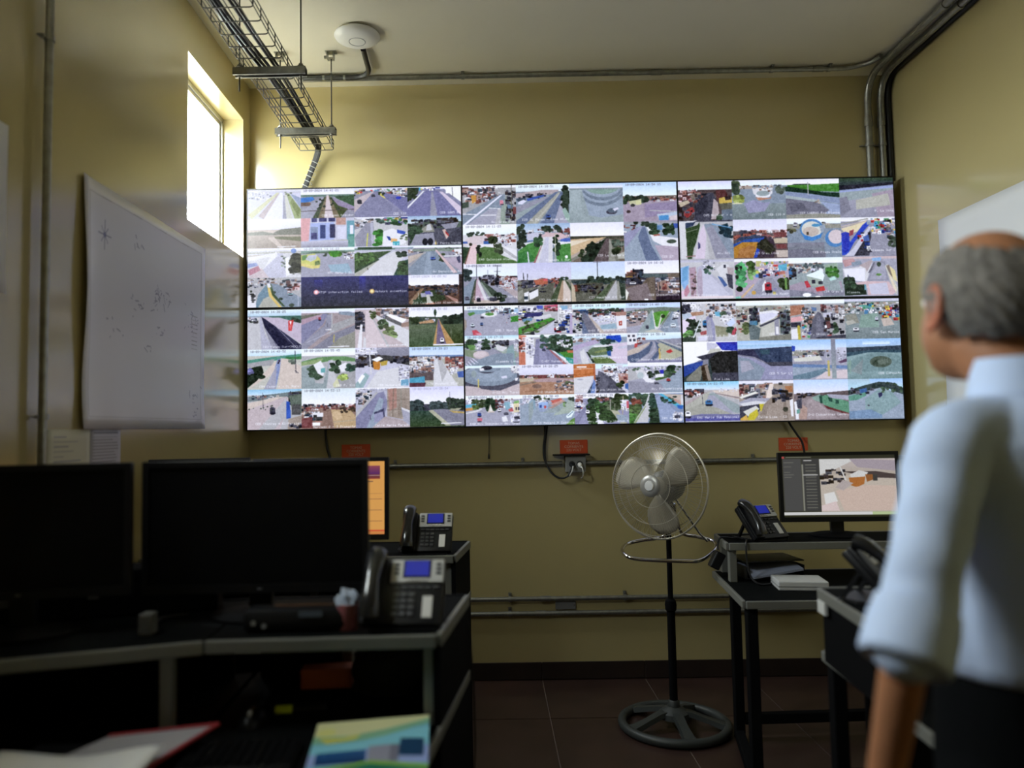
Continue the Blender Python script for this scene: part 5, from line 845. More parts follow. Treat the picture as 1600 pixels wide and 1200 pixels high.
lead('black cord slanting in front of the orange sign over the right monitor', [(1.69, 4.34, 1.52), (1.715, 4.35, 1.44), (1.755, 4.345, 1.37), (1.785, 4.34, 1.31), (1.80, 4.34, 1.15)], .0065)
a = lead('thin black lead with a small tip hanging under the middle of the video wall', [(-.004, 4.385, 1.48), (-.006, 4.386, 1.38), (-.009, 4.386, 1.285)], .0022)
obj('tip', lathe(B(), [(.002, .03), (.005, .02), (.006, 0), (.003, -.004)], (-.009, 4.386, 1.262), seg=10), cable_m, a, smooth=True)
sign_m = mat('orange_sign', (.72, .095, .025), .45, noise=.06)
sgn_txt = mat('sign_lettering', (.75, .55, .42), .5)
txt = text_mesh('TOMAS\nCORRIENTE\n220 VOLT', .0205)
rx90 = Matrix.Rotation(PI/2, 4, 'X')
for x0, x1, z0, z1, lb in ((.404, .564, 1.281, 1.359, 'orange sign over the grey wall socket box'), (-.863, -.697, 1.277, 1.355, 'orange sign above the monitor with the orange page'), (1.669, 1.835, 1.275, 1.351, 'orange sign half hidden by the right monitor')):
    s = obj('sign', box2(B(), (x0, YB-.006, z0), (x1, YB-.0005, z1), bevel=.001), sign_m)
    tag(s, lb, 'sign', 'orange signs on the back wall')
    me = txt.copy()
    me.transform(Matrix.Translation(((x0+x1)/2, YB-.0062, (z0+z1)/2)) @ rx90)
    obj('lettering', me, sgn_txt, s)
t = tag(obj('blank_plate', box2(B(), (.357, YB-.012, .394), (.473, YB-.0005, .441), bevel=.002), mat('plate_grey', (.20, .20, .205), .45)), 'grey blank cover plate between the two low conduits', 'cover plate')
for x in (.365, .465):
    obj('screw', lathe(B(), [(.004, 0), (.003, .002)], (x, YB-.012, .418), (0, -1, 0), 8), galv_m, t)

# ---------------------------------------------------------------- sheets on the walls
def hanging(name, label, cat, y0, y1, z0, z1, x, sgn, mtl, amp, nx=26, nz=22, curl=0, seed=3):
    """a sheet of paper on a side wall with soft waves; sgn = direction into the room"""
    me = bpy.data.meshes.new(name)
    V, F, UV = [], [], []
    rr = random.Random(seed)
    ph = [rr.uniform(0, 6) for _ in range(6)]
    for j in range(nz+1):
        for i in range(nx+1):
            u, v = i/nx, j/nz
            d = .004 + amp*(1 + math.sin(u*9+ph[0]+v*3)*.5 + math.sin(v*11+ph[1])*.3*(1-u) + math.sin(u*23+ph[2])*.25*(1-v))
            d += curl * max(0, 1-u*9)**2 * (.6+.4*math.sin(v*7+ph[3]))
            d += amp*2.2*max(0, .16-v)*abs(math.sin(u*17+ph[4]))*4
            V.append((x + sgn*d, y0+(y1-y0)*u, z0+(z1-z0)*v))
            UV.append((u, v))
    for j in range(nz):
        for i in range(nx):
            a = j*(nx+1)+i
            F.append((a, a+1, a+nx+2, a+nx+1))
    me.from_pydata(V, [], F)
    uv = me.uv_layers.new(name='UVMap')
    for l in me.loops:
        uv.data[l.index].uv = UV[l.vertex_index]
    o = obj(name, me, mtl, None, smooth=True)
    so = o.modifiers.new('thickness', 'SOLIDIFY')
    so.thickness = .0006
    return tag(o, label, cat)
pm = Pic(550, 430, 11).run("F dde;L 99a .25 4,5 96,4 96,95 4,95 4,5;T aab 30 2 10,10,90,90")
pm.a[:] = np.array(hx('dde'))
pm.run("L aab .3 4,5 96,4;L aab .3 96,4 96,95;L aab .3 4,95 96,95;L aab .3 4,5 4,95;L 88a .5 14,14 14,26;L 88a .5 10,20 18,20;L 99b .4 12,17 16,23;L 99b .4 16,17 12,23;E 77a 14,20,.9,1.1")
for (x, y, n, s) in ((52, 38, 16, 3), (60, 39, 12, 3), (36, 44, 10, 3), (57, 52, 10, 2), (45, 62, 6, 2), (36, 18, 6, 2), (88, 44, 22, 4), (90, 88, 20, 5), (20, 56, 6, 3)):
    for _ in range(n):
        px, py = pm.r.normal(x, s), pm.r.normal(y, s)
        pm.line('88a', pm.r.uniform(.2, .5), [(px, py), (px+pm.r.normal(0, 1.4), py+pm.r.normal(0, 1.2))])
for r_ in range(9):
    pm.line('99a', .35, [(86, 40+r_*2.2), (92, 40+r_*2.2)])
for r_ in range(0):
    y_ = pm.r.uniform(10, 90)
    pm.line('b4b4c0', .25, [(pm.r.uniform(5, 40), y_), (pm.r.uniform(60, 95), y_+pm.r.normal(0, 14))])
map_m = picture_mat('map_print', soften(pm.a), None, .32)
hanging('wall_map', 'large white printed map hung on the left wall below the window', 'map', 2.555, 3.675, 1.458, 2.345, XL, 1, map_m, .004, curl=.02)
ps = Pic(120, 160, 12).run("F ccb")
for r_ in range(16):
    ps.line('889', .9, [(16, 8+r_*5.4), (16+ps.r.uniform(20, 66), 8+r_*5.4)])
ps2 = Pic(120, 160, 13).run("F bbc;R 778 10,3,92,5")
for r_ in range(24):
    ps2.line('889', 1.1, [(8, 9+r_*3.7), (8+ps2.r.uniform(60, 84), 9+r_*3.7)])
hanging('notice_sheet', 'cream notice sheet pinned below the map beside the upright conduit', 'notice', 2.368, 2.627, 1.16, 1.457, XL, 1, picture_mat('notice_print', soften(ps.a), None, .6), .0012, 8, 8)
hanging('notice_sheet', 'grey typed notice sheet below the map, right of the cream sheet', 'notice', 2.629, 2.845, 1.16, 1.457, XL, 1, picture_mat('notice_print', soften(ps2.a), None, .6), .0012, 8, 8, seed=5)
hanging('wall_sheet', 'white sheet cut off by the left edge of the view', 'sheet', 1.50, 2.150, 1.85, 2.345, XL, 1, paper_m, .003, 12, 12, curl=.01, seed=8)
hanging('wall_sheet', 'large white sheet on the right wall behind the standing man', 'sheet', 3.975, 1.6, 1.45, 2.495, XR, -1, paper_m, .004, 22, 18, seed=9)
# ---------------------------------------------------------------- consoles (desk with a raised shelf, steel edge frame)
def console(label, FL, FR, BR_, BL_, zs, zt, y_front, legs=(), side_r=False, side_l=False, posts=(), back=None, ext=(0, 0), back2=None, plain=(), wskip=None):
    c = [(FL[0]+FR[0])/2, (FL[1]+BL_[1])/2, 0]
    t = thing('console_desk', label, 'desk', c)
    e = .026
    obj('shelf', prism(B(), [FL, FR, BR_, BL_], zs-.022, zs-.001), desk_m, t)
    v = lambda p, z: (p[0], p[1], z)
    for n_, a, b in (('shelf_edge', FL, FR), ('shelf_edge', FR, BR_), ('shelf_edge', BL_, FL), ('shelf_edge', BR_, BL_)):
        a, b = Vector(a), Vector(b)
        d = (b-a).normalized()
        nrm = Vector((d.y, -d.x))
        if (tuple(a), tuple(b)) not in [(tuple(Vector(p)), tuple(Vector(q))) for p, q in plain]:
            obj(n_, beam(B(), v(a+nrm*.006, zs-.013), v(b+nrm*.006, zs-.013), .014, .030, .003), matte_m if (a - Vector(BR_)).length < .001 else steel_m, t)
    # worktop, reaching out towards the seat
    dl, dr = Vector(FL)-Vector(BL_), Vector(FR)-Vector(BR_)
    kl, kr = (FL[1]-y_front)/max(.01, -dl.y), (FR[1]-y_front)/max(.01, -dr.y)
    WL, WR = Vector(FL)+dl*kl, Vector(FR)+dr*kr
    WL.x += ext[0]; WR.x += ext[1]
    plan = [tuple(WL), tuple(WR), tuple(BR_), tuple(BL_)]
    obj('worktop', prism(B(), plan, zt-.024, zt), desk_m, t)
    for k_, (a, b) in enumerate(((WL, WR), (WR, Vector(BR_)), (Vector(BL_), WL), (Vector(BR_), Vector(BL_)))):
        if k_ == wskip:
            continue
        d = (b-a).normalized()
        nrm = Vector((d.y, -d.x))
        obj('worktop_edge', beam(B(), v(a+nrm*.006, zt-.013), v(b+nrm*.006, zt-.013), .012, .028, .003), matte_m if k_ == 3 else steel_m, t)
    for p in posts:
        obj('post', beam(B(), v(p, zt), v(p, zs-.022), .030, .030, .003), steel_m, t)
    for p in legs:
        obj('leg', beam(B(), v(p, .0), v(p, zt-.024), .042, .042, .004), matte_m, t)
    for flag, p, q in ((side_r, FR, BR_), (side_l, FL, BL_)):
        if flag:
            p, q = Vector(p), Vector(q)
            w = q - (q-p)*(1.0 if flag == 1 else (q.y-flag)/(q.y-p.y))
            d = (q-w).normalized()
            nrm = Vector((d.y, -d.x))*.009
            obj('side_panel', prism(B(), [tuple(w-nrm), tuple(w+nrm), tuple(q+nrm), tuple(q-nrm)], .0, zt-.024), matte_m, t)
            obj('side_panel', prism(B(), [tuple(p-nrm), tuple(p+nrm), tuple(q+nrm), tuple(q-nrm)], zt, zs-.022), matte_m, t)
    for a, b, z0, z1 in [q for q in (back, back2) if q]:
        a, b = Vector(a), Vector(b)
        d = (b-a).normalized()
        nrm = Vector((d.y, -d.x))*.009
        obj('back_panel', prism(B(), [tuple(a-nrm), tuple(a+nrm), tuple(b+nrm), tuple(b-nrm)], z0, z1), matte_m, t)
    return t
console('black console desk with grey edges holding the nearer left telephone', (-.664, 1.768), (-.134, 1.79), (-.080, 2.20), (-.676, 2.20), .96, .75, 1.18,
        legs=((-.635, 1.23), (-.185, 1.23), (-.64, 2.16), (-.12, 2.16)), side_r=1, posts=((-.150, 1.812), (-.412, 2.17)), back=((-.66, 2.18), (-.10, 2.18), .25, .726), back2=((-.66, 2.18), (-.43, 2.18), .75, .938), plain=(((-.676, 2.20), (-.664, 1.768)),), wskip=2)
console('angled black console desk with grey edges at the left edge of the view', (-1.372, 1.545), (-.669, 1.764), (-.690, 2.190), (-1.375, 2.03), .96, .75, 1.02,
        legs=((-1.34, 1.10), (-.72, 1.35), (-1.34, 1.98), (-.73, 2.14)), side_l=1, posts=((-1.34, 1.60), (-.745, 1.755)), back=((-1.36, 2.02), (-.73, 2.160), .25, .93), plain=(((-.669, 1.764), (-.690, 2.190)),), wskip=1, ext=(0, -.034))
console('black console desk with grey edges under the monitor with the orange page', (-1.36, 2.945), (-.150, 2.94), (-.105, 3.30), (-1.36, 3.30), .95, .74, 2.52,
        legs=((-1.33, 2.57), (-.215, 2.57), (-1.33, 3.26), (-.14, 3.26)), side_r=1, side_l=1, posts=((-.76, 3.25), (-.168, 2.965)), back=((-1.34, 3.28), (-.14, 3.28), .25, .90))
# right desks: open frame of steel tube
def side_frame(label, a, b, c, d, zs, zt, sh, legs, bars, posts, panel=None, y_front=None):
    """a,b = worktop back-left, front-left; c,d = front-right, back-right; sh = shelf plan"""
    t = thing('console_desk', label, 'desk', ((a[0]+c[0])/2, (a[1]+c[1])/2, 0))
    v = lambda p, z: (p[0], p[1], z)
    obj('worktop', prism(B(), [b, c, d, a], zt-.026, zt), desk_m, t)
    for p, q in ((a, b), (b, c), (c, d), (d, a)):
        p, q = Vector(p), Vector(q)
        nrm = Vector(((q-p).normalized().y, -(q-p).normalized().x))
        obj('worktop_edge', beam(B(), v(p+nrm*.006, zt-.013), v(q+nrm*.006, zt-.013), .014, .030, .003), steel_m, t)
    obj('shelf', prism(B(), sh, zs-.024, zs-.001), desk_m, t)
    for p, q in zip(sh, sh[1:]+sh[:1]):
        p, q = Vector(p), Vector(q)
        nrm = Vector(((q-p).normalized().y, -(q-p).normalized().x))
        obj('shelf_edge', beam(B(), v(p+nrm*.006, zs-.014), v(q+nrm*.006, zs-.014), .014, .032, .003), steel_m, t)
    for p in posts:
        obj('post', beam(B(), v(p, zt), v(p, zs-.024), .032, .032, .003), steel_m, t)
    for p in legs:
        obj('leg', beam(B(), v(p, 0), v(p, zt-.026), .042, .042, .004), matte_m, t)
    for p, q, z in bars:
        obj('floor_bar', beam(B(), v(p, z), v(q, z), .040, .045, .004), matte_m, t)
    for p, q, z0, z1 in (panel or ()):
        p, q = Vector(p), Vector(q)
        nrm = Vector(((q-p).normalized().y, -(q-p).normalized().x))*.008
        obj('side_panel', prism(B(), [tuple(p-nrm), tuple(p+nrm), tuple(q+nrm), tuple(q-nrm)], z0, z1), matte_m, t)
    return t
side_frame('black steel frame desk beside the pedestal fan, under the lit monitor', (1.055, 3.64), (.992, 3.02), (2.36, 3.0), (2.36, 3.64), .912, .74,
           [(1.042, 3.37), (2.36, 3.35), (2.36, 3.66), (1.075, 3.66)],
           [(1.022, 3.05), (1.118, 3.55), (2.32, 3.05), (2.32, 3.60)], [((1.112, 3.53), (1.022, 3.07), .024), ((1.14, 3.55), (2.30, 3.60), .09), ((2.32, 3.58), (2.32, 3.03), .024)], [(1.064, 3.40), (1.095, 3.62), (2.33, 3.40)])
side_frame('near right black desk with dark side panel beside the standing man', (1.012, 2.36), (.975, 1.62), (2.36, 1.56), (2.36, 2.36), .95, .74,
           [(.932, 1.90), (2.36, 1.88), (2.36, 2.262), (.966, 2.262)],
           [(1.032, 2.33), (1.00, 1.67), (2.32, 1.62), (2.32, 2.33)], [], [], [((.946, 1.915), (.974, 2.255), .742, .926), ((1.10, 2.30), (2.30, 2.30), .30, .714)])

# ---------------------------------------------------------------- monitors
def monitor(label, c, w, h, zb, rz, tilt=0, pic=None, zshelf=.96, stand=True, group=None, chin=.022, strength=1.0):
    t = thing('monitor', label, 'monitor', (c[0], c[1], zshelf), rz, group)
    Mx = Matrix.Translation((c[0], c[1], zb)) @ Matrix.Rotation(rz, 4, 'Z') @ Matrix.Rotation(tilt, 4, 'X')
    def part(n_, bm, m, smooth=False):
        bm.transform(Mx)
        return obj(n_, bm, m, t, smooth)
    bz = .016
    bm = box(B(), (0, .013, h/2), (w, .020, h), bevel=.003)
    prism_pts = [(-w*.36, .023), (w*.36, .023), (w*.28, .045), (-w*.28, .045)]
    prism(bm, prism_pts, h*.15, h*.85)
    part('housing', bm, black_m)
    bm = B()
    for a, b in (((-w/2, -.004, 0), (-w/2+bz, .004, h)), ((w/2-bz, -.004, 0), (w/2, .004, h)), ((-w/2+bz, -.004, h-bz), (w/2-bz, .004, h)), ((-w/2+bz, -.004, 0), (w/2-bz, .004, chin))):
        box2(bm, a, b)
    part('bezel', bm, black_m)
    me = quad([(-w/2+bz, .0, chin), (w/2-bz, .0, chin), (w/2-bz, .0, h-bz), (-w/2+bz, .0, h-bz)])
    me.transform(Mx)
    obj('screen', me, pic or mat('screen_off', (.003, .003, .0035), .5, spec=.15), t)
    if pic is None:
        part('power_light', box(B(), (w*.02, -.0045, chin*.5), (.012, .001, .003)), mat('dim_mark', (.25, .25, .27), .4))
    bm = B()
    box(bm, (0, .055, ((zshelf-zb)+.008+h*.35)/2), (.06, .022, h*.35-(zshelf-zb)-.008), bevel=.004)
    part('stand', bm, black_m)
    bm = B()
    lathe(bm, [(.001, 0), (.115, 0), (.115, .006), (.09, .013), (.03, .018), (.001, .018)], (0, 0, 0), seg=32)
    bm.transform(Matrix.Translation((c[0], c[1], zshelf)) @ Matrix.Rotation(rz, 4, 'Z') @ Matrix.Translation((0, .05, 0)) @ Matrix.Diagonal((1.1, .85, 1, 1)))
    obj('base', bm, matte_m, t, smooth=True)
    return t
monitor('switched off black monitor cut off by the left edge of the view', (-1.132, 1.800), .52, .318, 1.052, R(10))
monitor('large switched off black monitor beside the nearer left telephone', (-.607, 1.955), .578, .338, 1.028, R(1.5))
po = Pic(512, 300, 21).run("F fb6;G fb6 e95 0,88,100,100")
po.run("R fb6 0,0,100,94;R e64 0,94,100,96;R 844 82.2,6,96.5,24;G a56 637 82.2,6,96.5,18;R 435 84,14,86,22;R fdc 82.5,18,84,22;L caa .8 87,19.5 96,19.5;R b54 82.2,23.5,96.5,24.5;R c32 79.5,3,81.5,8;E d43 80.5,3.5,1,2.5;R 654 77.5,8,81.5,9.5;L a75 .5 82.2,26 82.2,64;L a75 .4 83,44.5 98,44.5;L a75 .4 83,52 98,52;L a75 .4 76,67 98,67;L a75 .4 76,82 98,82;L 876 .9 76,67.8 80.5,67.8;L 876 .6 76.5,86 80.5,86;L 876 .5 83,48 84.5,48;R 865 83,27,91,28.2;R 865 83,31,86,32.2;B w 8 3 8,20,60,80")
monitor('monitor showing an orange page behind the large dark monitor', (-.690, 3.055), .556, .328, 1.000, R(-3), R(-3), picture_mat('orange_page', soften(po.a), .62), .95)
monitor('monitor behind the dark screens, only its black top edge showing', (-1.20, 3.12), .40, .30, 1.032, R(8), 0, None, .95)
pr = Pic(480, 290, 22).run("F 443;R 332 0,0,100,5;R d44 0,1,2.6,4.6;L 998 1 4,2.6 26,2.6;R 555 1,5,17,90;R 444 18,5,33,90;L 998 .8 2,11 10,11;L 887 .7 2,18 8,18;L 887 .7 2,27 7,27;L 998 .7 2,31 10,31;L 887 .7 2,35 8,35;R 998 17.5,14,19,90;L eee 1.4 20,8 26,8;L ccc 1.6 19,31.5 31,31.5")
for r_ in range(15):
    pr.line('998', .8, [(21, 15+r_*5), (30, 15+r_*5)])
    pr.line('666', .5, [(21, 17.5+r_*5), (30, 17.5+r_*5)])
pv = Pic(320, 250, 23).run("F dcb;G dcc cba 0,0,100,30;P eee 0,0 50,0 20,20 0,30;P bab 40,0 100,4 100,24 50,16;B d 26 6 0,22,34,50;P 544 30,24 74,24 100,30 100,38 70,36;P eee 40,30 52,22 64,26 60,36 42,40;P d72 38,36 60,34 58,48 48,54 40,50;P b62 60,30 72,30 70,40 62,44;R 444 70,30,76,42;P fff 4,66 18,62 22,80 6,92;P ecb 20,60 60,50 100,52 100,98 30,98;L eee 2 26,10 34,40;P fdd 0,88 20,80 24,98 0,98;P cbb 30,40 44,46 30,60 20,54;N .05 0,0,100,100")
pr.a[int(290*.06):int(290*.06)+250, 480-320:480] = pv.a[:, :320]
_l = pr.a.mean(2, keepdims=True)
pr.a = soften(_l + (pr.a - _l) * .7, 2)
pr.run("R eee 0,92,100,97;R 332 0,97,100,100;R cda 78,92,100,97")
monitor('monitor showing a street camera with an orange building beside the standing man', (1.600, 3.50), .54, .318, .982, R(-3), R(-2), picture_mat('camera_page', soften(pr.a), .66), .912)

# ---------------------------------------------------------------- desk telephones
def phone(label, loc, rz):
    t = thing('desk_phone', label, 'telephone', loc, rz, 'desk telephones')
    A = R(47)
    F = Matrix.Translation((0, -.072, .016)) @ Matrix.Rotation(A, 4, 'X')     # sloping face: local x across, y up the slope, z out of it
    Lf = .178
    W = rootmat(t)
    def part(n_, bm, m, par=None, face=True, smooth=False):
        bm.transform(W @ (F if face else Matrix.Identity(4)))
        return obj(n_, bm, m, par or t, smooth)
    bm = box(B(), (.004, Lf/2, -.012), (.196, Lf, .024), bevel=.007)
    body = part('body', bm, black_m, smooth=True)
    # stand behind: two legs and a foot plate
    bm = B()
    y1_, z1_ = -.072 + math.cos(A)*Lf*.72, .016 + math.sin(A)*Lf*.72
    box2(bm, (-.07, -.074, 0), (.085, .085, .007))
    for x in (-.06, .07):
        beam(bm, (x, .078, .004), (x, y1_+.004, z1_-.014), .014, .010)
    part('stand', bm, black_m, face=False)
    # cradle and handset along the left side
    bm = box(B(), (-.066, Lf/2, .004), (.052, Lf*1.0, .016), bevel=.006)
    part('cradle', bm, black_m, smooth=True)
    path = [(-.070, .006, .026), (-.070, .022, .036), (-.070, .05, .046), (-.070, .09, .050), (-.070, .13, .046), (-.070, .160, .038), (-.070, .182, .024)]
    hs = tube(B(), smooth_path(path, 4), [.019 + .008*abs(math.cos(PI*k/24)) for k in range(25)], 14, flat=.72)
    handset = part('handset', hs, mat('handset_black', (.012, .012, .013), .22, coat=.3), smooth=True)
    # silver upper panel with the blue display and its keys
    part('upper_panel', box(B(), (.034, .143, .003), (.132, .066, .008), bevel=.003), silver_m)
    part('display_frame', box(B(), (.033, .147, .0075), (.070, .050, .003), bevel=.001), black_m)
    part('display', box(B(), (.033, .148, .0092), (.060, .042, .001)), blue_m)
    for r_ in range(3):
        for x in (-.018, .087):
            part('line_key', box(B(), (x, .160-r_*.0125, .0085), (.013, .0065, .004), bevel=.001), key_m)
    for c_ in range(4):
        part('soft_key', box(B(), (.012+c_*.014, .1165, .0085), (.009, .006, .004), bevel=.001), white_m)
    for r_ in range(4):
        for c_ in range(3):
            part('keypad_key', box(B(), (-.014+c_*.019, .078-r_*.017, .002), (.014, .011, .005), bevel=.0015), key_m)
    for c_ in range(6):
        part('function_key', box(B(), (-.016+c_*.0195, .099, .002), (.014, .007, .004), bevel=.001), key_m)
    part('name_strip', box(B(), (.064, .045, .0022), (.024, .058, .004), bevel=.001), white_m)
    cord = []
    for k in range(60):
        f = k/59
        cord.append((-.100 - .012*math.sin(f*PI) + .004*math.cos(f*2*PI*14), -.055 + .13*f, .012 + .004*math.sin(f*2*PI*14)))
    part('coiled_cord', tube(B(), cord, .0016, 5), cable_m, face=False, smooth=True)
    return t
ph = phone('black desk telephone with blue display beside the monitor with the orange page', (-.258, 3.03, .95), R(-2))
dup(ph, (-.222, 1.895, .96), R(-2), 'black desk telephone with blue display nearest the viewer on the left desk')
dup(ph, (1.222, 3.475, .912), R(22), 'black desk telephone with blue display between the fan and the lit monitor')
dup(ph, (1.055, 2.10, .95), R(46), 'dark desk telephone on the near right desk beside the man')

# ---------------------------------------------------------------- pedestal fan
FX, FY = .853, 3.69
t = thing('pedestal_fan', 'pedestal fan with round wire grille and dark spoked base by the back wall', 'fan', (FX, FY, 0))
bm = tube(B(), [(FX+.245*math.cos(2*PI*k/48), FY+.245*math.sin(2*PI*k/48), .021) for k in range(48)], .021, 10, closed=True, flat=1)
obj('base_ring', bm, dgrey_m, t, smooth=True)
for k in range(5):
    a_ = -PI/2 + R(4) + 2*PI*k/5
    d_ = Vector((math.cos(a_), math.sin(a_), 0))
    s_ = Vector((-d_.y, d_.x, 0))
    bm = B()
    rings = []
    for f, w_, z_, h_ in ((.03, .030, .075, .012), (.08, .026, .070, .011), (.15, .024, .048, .011), (.21, .030, .030, .012), (.245, .038, .024, .012)):
        c_ = Vector((FX, FY, z_)) + d_*f
        rings.append(ring(bm, [c_+s_*w_-Vector((0, 0, h_)), c_+s_*w_*.8+Vector((0, 0, h_)), c_-s_*w_*.8+Vector((0, 0, h_)), c_-s_*w_-Vector((0, 0, h_))]))
    skin_rings(bm, rings)
    obj('base_spoke', bm, dgrey_m, t, smooth=True)
obj('base_hub', lathe(B(), [(.075, .050), (.070, .075), (.045, .092), (.030, .100), (.026, .125), (.022, .13)], (FX, FY, 0), seg=28), dgrey_m, t, smooth=True)
obj('lower_pole', tube(B(), [(FX, FY, .10), (FX, FY, .57)], .0195, 16), matte_m, t, smooth=True)
obj('collar', lathe(B(), [(.020, 0), (.026, .006), (.028, .03), (.025, .05), (.014, .06)], (FX, FY, .545), seg=20), matte_m, t, smooth=True)
obj('upper_pole', tube(B(), [(FX, FY, .56), (FX, FY, 1.03)], .0125, 14), matte_m, t, smooth=True)
yaw, tl_ = R(40), R(4)
ax = Vector((-math.sin(yaw)*math.cos(tl_), -math.cos(yaw)*math.cos(tl_), math.sin(tl_))).normalized()
M0_ = Vector((FX+.010, FY+.015, 1.120))                 # motor
GC = Vector((.792, 3.60, 1.150))                      # centre plane of the grille
obj('yoke', lathe(B(), [(.018, -.09), (.024, -.07), (.026, -.03), (.02, 0)], (FX+.004, FY+.006, 1.085), seg=16), dgrey_m, t, smooth=True)
obj('motor', lathe(B(), [(.001, -.125), (.035, -.12), (.062, -.10), (.074, -.06), (.076, -.01), (.070, .03), (.05, .045), (.001, .046)], GC - ax*.055, ax, 28), mat('motor_grey', (.06, .06, .062), .4), t, smooth=True)
u = Vector((0, 0, 1)).cross(ax).normalized()
v = ax.cross(u).normalized()
RG = .247
def gp(r, ang, h):
    return GC + u*math.cos(ang)*r + v*math.sin(ang)*r + ax*h
wire2 = mat('grille_wire', (.46, .42, .34), .35, metal=.55)
rim = tube(B(), [gp(RG, 2*PI*k/64, 0) for k in range(64)], .0050, 8, closed=True)
obj('grille_rim', rim, wire2, t, smooth=True)
bm = B()
bm2 = B()
NW = 120
for k in range(NW):
    a_ = 2*PI*k/NW
    tube(bm, [gp(r_, a_ + .25*(1-r_/RG), h_) for r_, h_ in ((.048, .082), (.10, .080), (.16, .068), (.215, .042), (.239, .018), (.245, .003))], .0009, 3)
    if k % 2 == 0:
        tube(bm2, [gp(r_, a_, h_) for r_, h_ in ((.06, -.062), (.13, -.060), (.20, -.042), (.239, -.014), (.245, -.003))], .0009, 3)
for r_, h_ in ((.10, .081), (.178, .062), (.232, .030)):
    tube(bm, [gp(r_, 2*PI*k/56, h_) for k in range(56)], .0016, 5, closed=True)
for r_, h_ in ((.12, -.062), (.20, -.043)):
    tube(bm2, [gp(r_, 2*PI*k/56, h_) for k in range(56)], .0016, 5, closed=True)
o = obj('front_grille', bm, wire2, t, smooth=True)
o['kind'] = 'stuff'
o = obj('rear_grille', bm2, wire2, t, smooth=True)
o['kind'] = 'stuff'
obj('grille_cap', lathe(B(), [(.050, 0), (.052, .004), (.046, .010), (.030, .013), (.001, .013)], GC + ax*.078, ax, 32), mat('cap_grey', (.30, .29, .27), .35, metal=.4), t, smooth=True)
obj('cap_badge', lathe(B(), [(.024, 0), (.022, .004), (.001, .005)], GC + ax*.091, ax, 24), mat('badge_silver', (.75, .74, .73), .3, metal=.3), t, smooth=True)
blade_m = mat('fan_blade', (.30, .265, .20), .45, metal=.2)
for k in range(3):
    bm = B()
    a0 = 2*PI*k/3 + .5
    rows = []
    for j in range(9):
        f = j/8
        r_ = .04 + .185*f
        half = (.28 + .30*math.sin(PI*min(1, f*.9+.1))**.8) * (1 if f < .9 else .8)
        row = []
        for i in range(7):
            g_ = i/6*2-1
            row.append(gp(r_, a0 + g_*half + .25*f, .012*g_*(1.4-f*.5) + .004 - .003*g_*g_))
        rows.append(ring(bm, row))
    skin_rings(bm, rows, closed=False, cap=False)
    bo = obj('blade', bm, blade_m, t, smooth=True)
    so = bo.modifiers.new('thickness', 'SOLIDIFY')
    so.thickness = .002
obj('blade_hub', lathe(B(), [(.042, -.02), (.042, .018), (.030, .026), (.001, .028)], GC, ax, 24), blade_m, t, smooth=True)
# bent chrome tube that doubles as a table stand
top = Vector((FX+.018, FY+.010, 1.055))
loop = [top, (.868, 3.715, .96), (.862, 3.735, .915), (.83, 3.76, .885), (.74, 3.79, .868), (.665, 3.76, .856), (.622, 3.66, .845), (.625, 3.585, .832), (.660, 3.555, .820),
        (.76, 3.545, .812), (.90, 3.545, .806), (.965, 3.56, .806), (1.035, 3.62, .826), (1.085, 3.70, .850), (1.08, 3.765, .866), (1.02, 3.80, .880), (.96, 3.79, .892), (.93, 3.765, .915), (.898, 3.73, .99), (FX+.035, FY+.018, 1.055)]
obj('chrome_loop', tube(B(), smooth_path(loop, 6), .0090, 10), chrome_m, t, smooth=True)
obj('chrome_strut', tube(B(), [(.900, 3.72, 1.075), (1.02, 3.76, .905), (1.060, 3.765, .862)], .0055, 8), mat('dark_chrome', (.25, .25, .25), .25, metal=1), t, smooth=True)

# ---------------------------------------------------------------- small things on the desks
pmg = Pic(300, 420, 31).run("F 7bc;P dda 0,0 100,0 100,5 60,18 30,24 0,22;P 8b9 0,22 30,24 60,18 100,5 100,12 60,28 30,34 0,32;P cc6 4,24 26,26 40,22 36,30 12,34;P 8cd 0,36 40,34 100,16 100,50 0,50;P 9ad 0,48 100,42 100,64 0,64;G 369 136 6,46,46,63;R 99a 48,42,66,63;R 778 66,42,74,63;R 246 74,34,96,56;P 8b4 0,68 50,62 100,66 100,72 50,68 0,76;P 276 0,72 50,66 100,70 100,100 0,100;P 498 0,90 60,84 100,86 100,100 0,100;L bdd 2.6 14,80 80,76;L 9cc 1.6 14,86 66,83;E dd8 10,16,8,6;T 597 14 6 0,84,100,98")
mag = thing('magazine', 'glossy green and blue magazine lying on the near left desk', 'magazine', (-.26, 1.55, .77))
pmg.a[:320] = pmg.a[(np.arange(320)/320*420).astype(int)]
pmg.a[320:] = np.array(hx('387'))
mm = picture_mat('magazine_cover', soften(pmg.a), None, .3)
p4 = [(-.352, 1.30), (-.118, 1.29), (-.152, 1.79), (-.400, 1.745)]
mz = lambda y: .765 + max(0, (y-1.50)) * .02
V_ = [(x, y, mz(y)+.008) for x, y in p4]
me = quad(V_, 'cover')
obj('cover', me, mm, mag)
bm = B()
lo = [bm.verts.new((x, y, mz(y))) for x, y in p4]
hi = [bm.verts.new((x, y, mz(y)+.0077)) for x, y in p4]
bm.faces.new(lo[::-1]); bm.faces.new(hi)
for i in range(4):
    bm.faces.new((lo[i], lo[(i+1) % 4], hi[(i+1) % 4], hi[i]))
obj('pages', bm, paper_m, mag)
tag(obj('document_tray', box2(B(), (-.345, 1.32, .7505), (-.150, 1.70, .763), bevel=.003), black_m), 'flat black document case under the magazine', 'case')
